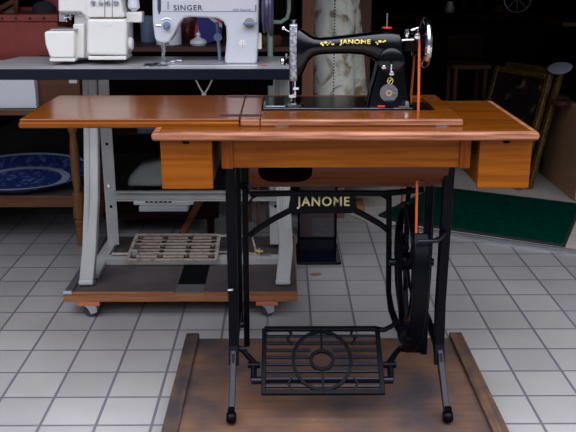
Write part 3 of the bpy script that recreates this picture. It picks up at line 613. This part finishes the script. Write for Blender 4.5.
b.lathe((c.x, YG + .05, c.z), [(0, -.022), (.03, -.022), (.04, -.018), (.072, -.014), (.077, -.010), (.072, -.004), (.072, .004), (.084, .008), (.086, .014), (.080, .020), (.03, .022), (0, .022)], 'x', 40); b.build('hand_wheel', 'purple', G, smooth=True)
MB().box(at(257, 0, YG).x, at(261, 0, YG).x, YG + .02, YG + .05, at(0, 50, YG).z, at(0, 34, YG).z).build('switch_cover', 'offwhite', G, bev=.002)
b = MB(); nx = at(160.5, 0, YG).x; yy = YG + .035
b.tube([(nx, yy, at(160, 43, yy).z + .01), (nx, yy, at(0, 52, yy).z)], .006, 10); b.tube([(nx, yy, at(0, 52, yy).z), (nx, yy, .867)], [.0025, .001], 6); b.tube([(nx - .007, yy + .012, .95), (nx - .007, yy + .012, .873)], .004, 8)
b.box(nx - .012, nx + .018, yy - .012, yy + .02, .8645, .8685); b.tube([(nx + .018, yy, .867), (nx + .04, yy + .01, .871), (nx + .055, yy + .01, .870)], .0025, 6); b.lathe(at(168, 44, yy), [(0, -.006), (.005, -.004), (.005, .004), (0, .006)], 'z', 10); b.build('needle_and_presser_foot', 'steel', G, smooth=True)
b = MB(); b.box(-.372, -.080, 2.712, 2.87, .8612, .8642); b.build('bed_plate', 'machlight', G, bev=.001); MB().lathe((nx, 2.765, .8643), [(0, 0), (.035, 0), (.035, .0012), (0, .0012)], 'z', 24).build('needle_plate', 'chrome', G); MB().box(-.455, -.405, 2.71, 2.78, .8613, .864).build('slide_plate', 'steel', G)
b = MB(); b.box(-.07, -.05, 2.72, 2.74, .8612, .8632); b.box(-.06, -.04, 2.80, 2.82, .8612, .8632); b.build('bed_screw_cover', 'redblock', G)
# knee-lifter gear seen through the arm
b = MB(); yy = YG + .10; b.lathe(at(218, 37, yy), [(0, -.01), (.014, -.01), (.014, .01), (0, .01)], 'y', 16); b.tube([at(217, 22, yy), at(218, 37, yy), at(220, 60, yy)], .006, 8); b.build('lifter_lever', 'bluegrey', G, smooth=True)

# ================================================================== OVERLOCKER
O = thing('overlocker', (-.63, 2.8, .861), 'off-white overlock sewing machine with four dials at the left on the grey table', 'sewing machine')
yo = 2.74
def pbox(px0, py0, px1, py1, y0, y1, name, m, bev=.004, par=O, poly=None, zmin=.8615):
    pts = poly or [(px0, py0), (px1, py0), (px1, py1), (px0, py1)]
    q = [xz(x, y, y0) for x, y in pts]; q = [(x, max(z, zmin)) for x, z in q]
    return MB().prism(q, y0, y1).build(name, m, par, bev=bev, seg=3, smooth=True, angle=50)
pbox(0, 0, 0, 0, yo, yo + .12, 'main_cover', 'offwhite', .008, poly=[(87, 19), (125, 19), (127, 24), (127, 54), (125, 56), (88, 55), (86.5, 50)])
pbox(88, 56.2, 126, 60, yo + .004, yo + .12, 'base', 'offwhite', .003)
pbox(0, 0, 0, 0, yo + .006, yo + .12, 'upper_cover', 'offwhite', .005, poly=[(86, 17.5), (86, 9), (82, -10), (119, -10), (124.5, 17.5)])
pbox(0, 0, 0, 0, yo + .01, yo + .11, 'head_arm', 'offwhite', .006, poly=[(58, -10), (90, -10), (90, 20), (86, 20), (84, 15), (80, 12), (58, 12)])
pbox(74, 11, 90, 58, yo + .045, yo + .11, 'column', 'offwhite', .004); pbox(73, 24, 84, 58, yo + .02, yo + .1, 'looper_housing', 'offwhite', .004)
pbox(0, 0, 0, 0, yo - .01, yo + .09, 'cloth_plate_cover', 'offwhite', .006, poly=[(44, 32), (48, 31), (74.5, 31), (74.5, 58), (50, 58), (45, 44)])
pbox(49.5, 58, 75, 61.5, yo - .006, yo + .09, 'plate_base', 'offwhite', .002)
zt = at(0, 31, yo - .01).z; MB().box(at(48, 0, yo).x, at(74.5, 0, yo).x, yo - .002, yo + .09, zt, zt + .006).build('needle_plate', 'greylid', O, bev=.002)
for px in (93.5, 101, 108, 116):
    knob(px, 3, .0085, .008, 'steel', 'tension_dial', O, y=yo + .006)
for px in (104.7, 112.2): pbox(px - .35, -10, px + .35, 17.5, yo + .0035, yo + .01, 'dial_groove', 'greylid', 0)
pbox(0, 0, 0, 0, yo - .001, yo + .006, 'embossed_badge', 'offwhite', .001, poly=[(106 + 5.5 * math.cos(a * PI / 8), 24 - 2.8 * math.sin(a * PI / 8)) for a in range(16)])
b = MB(); c = at(126.5, 43.5, yo + .04); b.lathe(c, [(0, 0), (.018, 0), (.021, .004), (.021, .018), (.017, .022), (0, .022)], 'x', 24); b.build('hand_wheel', 'offwhite', O, smooth=True)
pbox(126, 12, 142, 22.5, yo + .04, yo + .09, 'spool_stand', 'offwhite', .003)
b = MB(); c = at(134, 9, yo + .06); b.lathe(c, [(0, -.010), (.006, -.008), (.020, .005), (.016, .05), (.012, .08), (0, .08)], 'z', 20); b.build('thread_cone', 'thread', O, smooth=True)
MB().tube([at(128.5, -10, yo + .08), at(129.5, 55, yo + .08)], .0025, 8).build('thread_pole', 'bluegrey', O)
b = MB(); b.box(at(56, 0, yo).x, at(86, 0, yo).x, yo + .03, yo + .04, at(0, 15.5, yo).z, at(0, 12.5, yo).z); b.tube([at(66, 14, yo + .02), at(66.5, 22, yo + .02)], .002, 6); b.tube([at(70, 14, yo + .02), at(70.5, 20, yo + .02)], .0035, 6); b.tube([at(64, 18, yo + .02), at(72, 17, yo + .02)], .002, 6); b.build('presser_foot', 'steel', O)
MB().box(at(56, 0, yo).x, at(62, 0, yo).x, yo + .02, yo + .05, at(0, 22, yo).z, at(0, 15, yo).z).build('lamp_cover', 'greylid', O)

# ================================================================== LEFT BACKGROUND
A = thing('side_table', (-1.2, 3.6, 0), 'brown wooden side table with low shelf and turned legs at the left', 'table')
MB().box(-1.75, -.872, 3.385, 3.85, .578, .602).build('tabletop', 'oak2', A, bev=.003)
MB().box(-1.75, -.89, 3.392, 3.412, .18, .232).build('shelf_rail', 'oak2', A, bev=.003)
MB().box(-1.75, -.89, 3.412, 3.83, .215, .232).build('shelf', 'shelfcloth', A)
for cx, cy in ((-.878, 3.405), (-.878, 3.82), (-1.72, 3.405), (-1.72, 3.82)):
    b = MB(); b.lathe((cx, cy, 0), [(0, 0), (.012, 0), (.017, .03), (.021, .07), (.022, .085), (.014, .09), (.019, .10), (.022, .115), (.014, .125), (.024, .13), (.024, .24), (.014, .25), (.019, .30), (.021, .38), (.017, .46), (.013, .50), (.021, .515), (.021, .578)], 'z', 16); b.build('turned_leg', 'oak2z', A, smooth=True)
b = MB(); b.lathe((-1.165, 3.60, .236), [(0, .008), (.20, .006), (.235, .012), (.30, .045), (.304, .05), (.29, .042), (.228, .006), (.21, .0), (0, .0)], 'z', 56, sx=1., sy=.86)
pl = b.build('platter', 'platter', None, (-1.165, 3.60, .236), smooth=True); pl.rotation_euler = (math.radians(4), 0, 0); pl.location.z += .010
tag(pl, 'large oval blue and white patterned platter on the wooden low shelf', 'platter')
tag(MB().box(-1.6, at(35, 90, 3.42).x, 3.42, 3.52, .603, .79).build('board_box', 'white', None, (-1.3, 3.47, .603), bev=.002), 'plain white box standing on the side table below the grey table edge', 'box')
tag(MB().box(at(37.5, 90, 3.46).x, at(80, 90, 3.46).x, 3.46, 3.54, .603, .81).build('wooden_box', 'darkbrown', None, (-.95, 3.5, .603), bev=.002), 'dark brown wooden box beside the plain white box on the side table', 'box')
R = thing('trunk', (-1.3, 3.7, .603), 'red-brown leather trunk with riveted rim behind the white overlocker', 'trunk')
x1 = at(58, 30, 3.56).x
MB().box(-1.75, x1, 3.56, 3.82, .604, at(0, 22, 3.56).z).build('trunk_body', 'leather', R, bev=.006)
MB().box(-1.755, x1 + .004, 3.554, 3.825, at(0, 21.5, 3.56).z, at(0, 14.5, 3.56).z).build('trunk_rim', 'leather', R, bev=.004)
b = MB()
for px in (2, 16, 30, 44): b.lathe(at(px, 18.5, 3.553), [(0, -.003), (.006, 0), (0, .001)], 'y', 10)
b.build('rivets', 'blackplate', R)
zt = at(0, 14.5, 3.56).z
ch = thing('armchair', (-1.15, 3.70, zt), 'brown wooden chair with beige seat cloth standing on the red trunk', 'chair')
b = MB(); b.bar([at(-8, 13, 3.66), at(14, 1, 3.66)], .022, .022); b.bar([at(16.5, 12, 3.66), at(16, -10, 3.66)], .022, .022); b.build('frame', 'oak2', ch, bev=.004)
b = MB(); b.prism([xz(1, 13.6, 3.68), xz(15, 4, 3.68), xz(15, 13.6, 3.68)], 3.68, 3.72); b.build('seat_cloth', 'beigecloth', ch, bev=.003)
b = MB(); b.lathe(at(44, 9, 3.70), [(0, -.02), (.05, -.018), (.055, .01), (.03, .03), (0, .035)], 'z', 20, sx=.95); cu = b.build('cushion', 'greycloth', None, tuple(at(44, 14, 3.70)), smooth=True); tag(cu, 'dark grey rounded cushion on the red trunk left of the overlocker', 'cushion')
b = MB(); b.lathe(at(57, 3.2, 3.80), [(0, -.06), (.05, -.05), (.055, .01), (.03, .05), (0, .055)], 'z', 20); tag(b.build('folded_cloth', 'pink', None, tuple(at(56, 14, 3.78)), smooth=True), 'pink bundled cloth beside the dark grey cushion', 'cloth')
tag(MB().box(at(20, 0, 3.75).x, at(36, 0, 3.75).x, 3.73, 3.79, zt + .001, zt + .02).build('book', 'leather', None, (at(28, 0, 3.75).x, 3.76, zt), bev=.002), 'small dark red block between chair and dark cushion', 'box')

# cabinet with odds and ends behind the pale machine
zc = .858
Kb = thing('display_cabinet', (-.35, 3.9, 0), 'dark wooden open cabinet holding jars behind the pale grey machine', 'cabinet')
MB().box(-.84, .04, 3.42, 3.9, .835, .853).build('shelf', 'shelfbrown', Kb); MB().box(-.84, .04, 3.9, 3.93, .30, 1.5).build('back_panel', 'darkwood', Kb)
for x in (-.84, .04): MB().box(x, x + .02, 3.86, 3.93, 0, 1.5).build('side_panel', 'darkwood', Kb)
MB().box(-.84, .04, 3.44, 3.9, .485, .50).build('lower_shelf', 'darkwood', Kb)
def on(px, y): return at(px, 0, y).x
def put(name, px, y, prof, m, label, cat, z=.854, sc_=1., sm=True, grp=None, n=24):
    x = on(px, y); o = MB().lathe((x, y, z), [(r * sc_, h * sc_) for r, h in prof], 'z', n).build(name, m, None, (x, y, z), smooth=sm); return tag(o, label, cat, grp)
put('canister', 167, 3.50, [(0, 0), (.050, 0), (.054, .004), (.054, .095), (.05, .10), (0, .10)], 'cup', 'white cylindrical canister seen left under the pale machine arm', 'canister')
put('jar', 187, 3.69, [(0, 0), (.05, 0), (.06, .03), (.062, .08), (.05, .12), (.03, .135), (.034, .15), (0, .155)], 'jug', 'dark red glazed round jar beside the white canister', 'jar')
put('lidded_pot', 197, 3.48, [(0, 0), (.03, 0), (.036, .01), (.033, .022), (.012, .032), (.006, .036), (.011, .044), (.008, .052), (0, .053)], 'cup', 'small white lidded pot with round knob in front of the flag cloth', 'pot')
put('round_basket', 268, 3.50, [(0, 0), (.05, 0), (.056, .03), (.05, .04), (0, .04)], 'oak2', 'shallow brown basket right of the pale machine', 'basket')
put('bottle', 126, 3.7, [(0, 0), (.03, 0), (.03, .10), (.01, .14), (.01, .17), (0, .17)], 'glass', 'dim glass bottle behind the overlocker thread cone', 'bottle')
put('glass_jar', 147, 3.65, [(0, 0), (.035, 0), (.035, .09), (.02, .11), (0, .11)], 'bluegrey', 'blue-grey jar between the two pale machines', 'jar')
b = MB(); tag(MB().box(on(178, 3.75), on(184, 3.75), 3.74, 3.78, .8535, 1.02).build('bottle', 'glass', None, (on(181, 3.75), 3.76, .8535)), 'dark square bottle behind the dark red jar', 'bottle')
fl = thing('flag_cloth', tuple(at(204, 46, 3.55)), 'blue, red and white striped flag cloth hanging behind the pale machine arm', 'flag')
FY = 3.56
def fold(poly, m, name, dy=0.):
    return MB().prism([xz(x, y, FY + dy) for x, y in poly], FY + dy, FY + dy + .012).build(name, m, fl, bev=.002)
M['fblue'] = mat('flag blue cloth', (.035, .035, .20), .8, bump=.3); M['fred'] = mat('flag red cloth', (.50, .04, .05), .8); M['fwhite'] = mat('flag white cloth', (.60, .60, .66), .8)
fold([(197, 15), (222, 15), (222, 40), (208, 43), (197, 46), (194, 40)], 'fblue', 'blue_field')
fold([(194.5, 46), (194, 36), (196, 22), (198, 30), (198.5, 43)], 'fred', 'red_stripe', -.004); fold([(198.5, 42), (198, 30), (196.6, 22), (200, 36), (200.5, 40)], 'fwhite', 'white_stripe', -.006)
fold([(203, 14), (222, 14), (222, 28), (216, 24)], 'fwhite', 'white_stripe', -.004); fold([(208, 14), (222, 14), (222, 24)], 'fred', 'red_stripe', -.008)
MB().tube([at(205, 5, 3.59), at(207, 38, 3.59)], .006, 8).build('pole', 'oak2', fl)
gt = thing('tube_frame', (on(272, 3.35), 3.35, 0), 'pale green bent metal tube frame behind the large dark hand wheel', 'frame')
MB().tube([(on(270, 3.36), 3.36, 0), (on(270, 3.36), 3.36, 1.2)], .011, 12).build('upright_tube', 'greentube', gt, smooth=True)
MB().tube([at(289, -10, 3.36), at(289, 10, 3.36), at(287, 18, 3.36), at(281, 22, 3.36), at(270, 22, 3.36)], .008, 10).build('bent_tube', 'greentube', gt, smooth=True)

# low bench with appliances
Bn = thing('low_bench', (-.5, 3.7, 0), 'low dark wooden bench on the tiles behind the grey stand', 'bench')
MB().box(-.80, -.30, 3.52, 3.86, .085, .11).build('seat_board', 'darkwood', Bn, bev=.003)
for x in (-.78, -.34):
    for y in (3.54, 3.81): MB().box(x, x + .03, y, y + .03, 0, .085).build('leg', 'darkwood', Bn)
K = thing('keyboard_case', (on(157, 3.58), 3.62, .111), 'white boxy appliance with a row of buttons on the low bench', 'appliance')
MB().box(on(127, 3.55), on(180, 3.55), 3.55, 3.72, .111, .135).build('base', 'white', K, bev=.004); MB().box(on(123, 3.6), on(187, 3.6), 3.57, 3.74, .136, .155).build('lid', 'offwhite', K, bev=.004)
b = MB()
for k in range(6): b.box(on(134 + k * 5, 3.55), on(137 + k * 5, 3.55), 3.562, 3.572, .150, .158)
b.build('buttons', 'black', K)
b = MB(); c = (on(156, 3.82), 3.80, .111); b.prism([xz(x, y, 3.74) for x, y in ((126, 187), (129, 177), (140, 165), (158, 161), (176, 161), (180, 187))], 3.74, 3.84)
M['greyplastic'] = mat('grey green plastic', (.36, .36, .33), .5)
st2 = thing('case', (c[0], 3.72, .111), 'grey sloped hard case standing behind the white boxy appliance', 'case'); b.build('shell', 'greyplastic', st2, bev=.02, seg=4, smooth=True)
MB().box(c[0] - .10, c[0] + .12, 3.76, 3.83, .111, at(0, 186.5, 3.74).z).build('case_base', 'black', st2)
b = MB(); xb = on(134, 3.52); b.lathe((xb, 3.55, .501), [(0, 0), (.045, 0), (.05, .006), (.095, .045), (.10, .05), (.09, .046), (.045, .01), (0, .01)], 'z', 32); tag(b.build('bowl', 'bluebowl', None, (xb, 3.55, .501), smooth=True), 'shallow blue and white bowl under the wooden leaf', 'bowl')
b = MB(); b.bar([at(206, 190, 3.45), at(181, 236, 3.15)], .012, .03, (1, .3, 0)); tag(b.build('wooden_plank', 'oak2', None, tuple(at(181, 236, 3.15)), bev=.002), 'thin brown plank leaning diagonally behind the rusty grid treadle', 'plank')
bk = thing('bentwood_chair', (on(262, 3.75), 3.75, 0), 'dim red-brown chair legs behind the left iron frame', 'chair')
for px, m in ((247, 0), (256, 0), (267, 0), (274, 0)): MB().tube([(on(px, 3.75), 3.70 + .06 * (px % 2), 0), (on(px, 3.75) + .004, 3.74, .45)], .008, 8).build('leg', 'postw', bk, smooth=True)
MB().box(on(244, 3.72), on(277, 3.72), 3.66, 3.85, .45, .48).build('seat', 'postw', bk, bev=.005)

# brown post, marbled rolls
P1 = MB().box(on(302, 3.55), on(314, 3.55), 3.52, 3.60, 0, 1.6); tag(P1.build('wooden_post', 'postw', None, (on(310, 3.55), 3.56, 0), bev=.004), 'red-brown upright wooden post left of the marbled cloth roll', 'post')
P2 = MB().box(on(357, 4.4), on(372, 4.4), 4.40, 4.45, 0.0125, 1.6); tag(P2.build('wooden_post', 'postw', None, (on(365, 4.4), 4.4, 0.0125), bev=.004), 'dark brown narrow upright post right of the marbled cloth roll', 'post')
b = MB(); 
def roll(px0, px1, y, name, label, zt=1.5):
    x0, x1 = on(px0, y), on(px1, y); r = (x1 - x0) / 2; c = ((x0 + x1) / 2, y, .16); rt = thing(name, c, label, 'cloth roll')
    MB().lathe(c, [(0, 0), (r, 0), (r, zt), (0, zt)], 'z', 40).build('roll', 'marble', rt, smooth=True)
    b = MB(); sx = on(px0 + (px1 - px0) * .46, y)
    for k in range(70): b.box(sx - .003, sx + .004, c[1] - r - .0006, c[1] - r + .004, .30 + k * .014, .306 + k * .014)
    b.build('stitched_seam', 'blackplate', rt)
roll(314, 356.5, 3.92, 'marbled_cloth_roll', 'thick upright roll of green-cream marbled cloth behind the black machine arm')
roll(349, 378, 4.14, 'marbled_cloth_roll', 'slimmer marbled cloth roll right of the thick one', 1.0)
bpy.data.objects['marbled_cloth_roll.001'].rotation_euler = (0, math.radians(-6), 0)
cr = thing('crate', (.2, 3.9, 0), 'low red-brown wooden crate on the floor behind the mesh bin', 'crate')
MB().box(.075, .30, 3.80, 4.25, .0, .15).build('crate_body', 'postw', cr, bev=.003); MB().box(.07, .46, 3.82, 4.27, .1505, .1585).build('lid', 'darkwood', cr)
wb = MB().box(on(355, 3.9), on(370, 3.9), 3.86, 4.0, .013, .045); o_ = wb.build('wood_block', 'osb', None, (on(362, 3.9), 3.92, .013), bev=.003); tag(o_, 'small pale brown wooden block on the concrete beside the crate', 'block')
# black mesh bin
gr = thing('mesh_bin', (.15, 3.25, 0), 'dark metal wire mesh stand with solid blue-black base behind the grey leg', 'bin')
MB().box(.058, .240, 3.16, 3.40, .001, .012).build('base_plate', 'ironleg', gr, bev=.003)
MB().box(.062, .222, 3.24, 3.25, .012, .085).build('kick_panel', 'ironleg', gr)
b = MB()
for x in (.062, .214): b.box(x, x + .010, 3.235, 3.247, .012, .52)
b.box(.062, .224, 3.235, 3.247, .51, .52); b.box(.062, .224, 3.235, 3.247, .085, .095); b.build('frame', 'iron', gr)
MB().box(.072, .214, 3.240, 3.2405, .095, .51).build('mesh_screen', 'mesh', gr)
lf = MB(); c = at(317, 271, 0.1); import itertools
c = Vector((.1, 3.05, .002)); c.x = (317 - 282) * (3.05 / .985) / 824 + .0
v = [c + Vector(q) for q in ((-.022, 0, .001), (-.01, -.012, .006), (.008, -.01, .003), (.024, .002, .008), (.012, .012, .004), (-.008, .012, .007))]
lf.prismz([(q.x, q.y) for q in v], .002, .005); lm = lf.build('dry_leaf', 'leaf', None, (c.x, c.y, 0.002)); tag(lm, 'single dried brown leaf lying on the grey tiles', 'leaf')

# ================================================================== RIGHT BACKGROUND
mt = thing('door_mat', (1.0, 3.85, .012), 'large dark green carpet mat on the concrete shop floor', 'mat')
mo = [(.47, 3.79), (.56, 3.68), (.76, 3.585), (1.212, 3.345), (1.50, 3.96), (.83, 4.30)]
MB().prismz(mo, .0125, .022).build('pile', 'mat', mt, bev=.002)
b = MB(); b.bar([(x, y, .0175) for x, y in mo], .016, .012, (0, 0, 1), closed=True); b.build('edging', 'matedge', mt)
tag(MB().box(1.495, 2.05, 4.04, 4.60, .013, .478).build('cardboard_box', 'card', None, (1.7, 4.3, .013), bev=.003), 'tall brown cardboard box at the right edge beside the gilded frames', 'box')
put('dish', 572, 4.25, [(0, 0), (.05, 0), (.055, .02), (0, .025)], 'darkred', 'small reddish dish on the brown cardboard box', 'dish', z=.479)
def picture(cx, cy, w, h, rz, tilt, label):
    r = thing('picture_frame', (cx, cy, .024), label, 'picture frame', 'gilded frames leaning by the box')
    p = .032; tmp = (cx, cy, .024)
    b = MB()
    for q in ((-w / 2, -w / 2 + p, 0, h), (w / 2 - p, w / 2, 0, h), (-w / 2 + p, w / 2 - p, 0, p), (-w / 2 + p, w / 2 - p, h - p, h)):
        b.box(cx + q[0], cx + q[1], cy - .015, cy + .015, .024 + q[2], .024 + q[3])
    b.build('gilded_moulding', 'gilt', r, bev=.006, seg=3)
    MB().box(cx - w / 2 + p, cx + w / 2 - p, cy - .002, cy + .010, .024 + p, .024 + h - p).build('picture', 'painting', r)
    b = MB()
    for q in ((-w / 2 + p - .006, -w / 2 + p + .006, p, h - p), (w / 2 - p - .006, w / 2 - p + .006, p, h - p)): b.box(cx + q[0], cx + q[1], cy - .012, cy + .0, .024 + q[2], .024 + q[3])
    b.build('inner_slip', 'darkwood', r)
    r.rotation_euler = (math.radians(-tilt), 0, math.radians(rz)); return r
PICS = [(1.175, 4.42, .42, .62, -62, 14, 'front gilded frame with dark floral picture, leaning behind the table corner'), (1.235, 4.44, .42, .64, -62, 14, 'rear gilded frame standing nearest the brown cardboard box')]
for q in PICS: picture(*q)
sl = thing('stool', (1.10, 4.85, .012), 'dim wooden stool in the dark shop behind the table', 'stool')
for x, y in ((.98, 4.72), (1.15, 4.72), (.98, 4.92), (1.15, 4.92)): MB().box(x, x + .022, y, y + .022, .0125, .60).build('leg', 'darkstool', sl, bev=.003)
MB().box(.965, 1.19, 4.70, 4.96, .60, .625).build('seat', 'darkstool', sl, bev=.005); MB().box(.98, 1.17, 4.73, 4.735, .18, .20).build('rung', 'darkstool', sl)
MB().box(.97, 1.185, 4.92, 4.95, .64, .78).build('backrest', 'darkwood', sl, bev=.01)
ct = thing('added_counter', (1.2, 5.5, .012), 'long black-brown counter added to keep the back of the shop dark', 'counter')  # made-up counter, blocks the far floor so the back stays black
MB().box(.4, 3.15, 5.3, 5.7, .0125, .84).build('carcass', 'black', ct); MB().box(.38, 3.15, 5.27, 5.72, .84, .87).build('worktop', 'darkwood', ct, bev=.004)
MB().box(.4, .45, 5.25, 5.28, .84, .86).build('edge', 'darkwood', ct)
b = MB(); c = at(526, 24, 5.15); c = Vector((c.x, 5.38, .955))
b.bar([(c.x + .085 * math.cos(a * PI / 20), 5.38, .8725 + .088 + .085 * math.sin(a * PI / 20)) for a in range(40)], .006, .012, closed=True)
for a in range(4): b.bar([(c.x - .085 * math.cos(a * PI / 4), 5.38, .9605 - .085 * math.sin(a * PI / 4)), (c.x + .085 * math.cos(a * PI / 4), 5.38, .9605 + .085 * math.sin(a * PI / 4))], .003, .004)
wl = b.build('spoked_wheel', 'dullsteel', None, (c.x, 5.38, .8725)); tag(wl, 'small dim spoked metal wheel standing on the dark counter', 'wheel')
for i, (px, h, r, m, nm, lab) in enumerate(((450, .07, .03, 'greylid', 'grey_cup', 'dim grey cup at the left on the dark counter'), (464, .12, .025, 'darkwood', 'bottle', 'dark bottle on the dark counter, right of the grey cup'), (500, .05, .04, 'darkstool', 'brown_dish', 'dim brown dish on the dark counter left of the spoked wheel'), (480, .16, .035, 'darkwood', 'vase', 'dark brown vase on the dark counter'))):
    put(nm, px, 5.42, [(0, 0), (r, 0), (r * 1.05, h * .5), (r * .7, h * .8), (r * .75, h), (0, h)], m, lab, nm.split('_')[-1], z=.8705)
sr = thing('side_shelf', (1.9, 4.7, .0), 'dark shelf unit at the right edge, pale brown board on top', 'shelf')
MB().box(1.66, 2.4, 4.70, 5.0, .013, .84).build('carcass', 'black', sr); MB().box(1.56, 2.4, 4.68, 5.02, .84, .862).build('top_board', 'darkstool', sr, bev=.003)
sv = MB(); cb = at(562, 71, 4.25); sv.lathe((cb.x, 4.28, cb.z), [(0, .012), (.03, .0), (.055, .006), (.062, .014), (.055, .016), (.03, .014), (0, .02)], 'z', 32)
bw = sv.build('silver_tray', 'silver', None, (cb.x, 4.28, cb.z), smooth=True); bw.rotation_euler = (math.radians(18), math.radians(-14), 0); tag(bw, 'small dim silver tray above the cardboard box at the right', 'tray')
bt = thing('carton', (cb.x, 4.28, .479), 'black carton under the silver tray on the cardboard box', 'box'); MB().box(1.54, 1.66, 4.22, 4.40, .479, cb.z - .035).build('carton_body', 'black', bt)

# ================================================================== LIGHT
w = bpy.data.worlds.new('world'); sc.world = w; w.use_nodes = True; N = w.node_tree.nodes; L = w.node_tree.links
bg = N['Background']; tc = N.new('ShaderNodeTexCoord'); sp = N.new('ShaderNodeSeparateXYZ'); L.new(tc.outputs['Generated'], sp.inputs[0])
r = N.new('ShaderNodeValToRGB'); e = r.color_ramp.elements; e[0].position = .0; e[0].color = (.035, .037, .045, 1); e[1].position = .85; e[1].color = (1.68, 1.70, 1.90, 1)
x = e.new(.32); x.color = (.09, .095, .115, 1); x = e.new(.56); x.color = (.90, .95, 1.15, 1)
L.new(sp.outputs['Z'], r.inputs[0]); L.new(r.outputs[0], bg.inputs['Color']); bg.inputs['Strength'].default_value = 1.0
sc.view_settings.view_transform = 'Standard'; sc.view_settings.look = 'None'; sc.view_settings.gamma = 1; sc.view_settings.use_curve_mapping = False
sc.view_settings.exposure = 1.65
for o in bpy.data.objects:
    if '_w' in o: del o['_w']
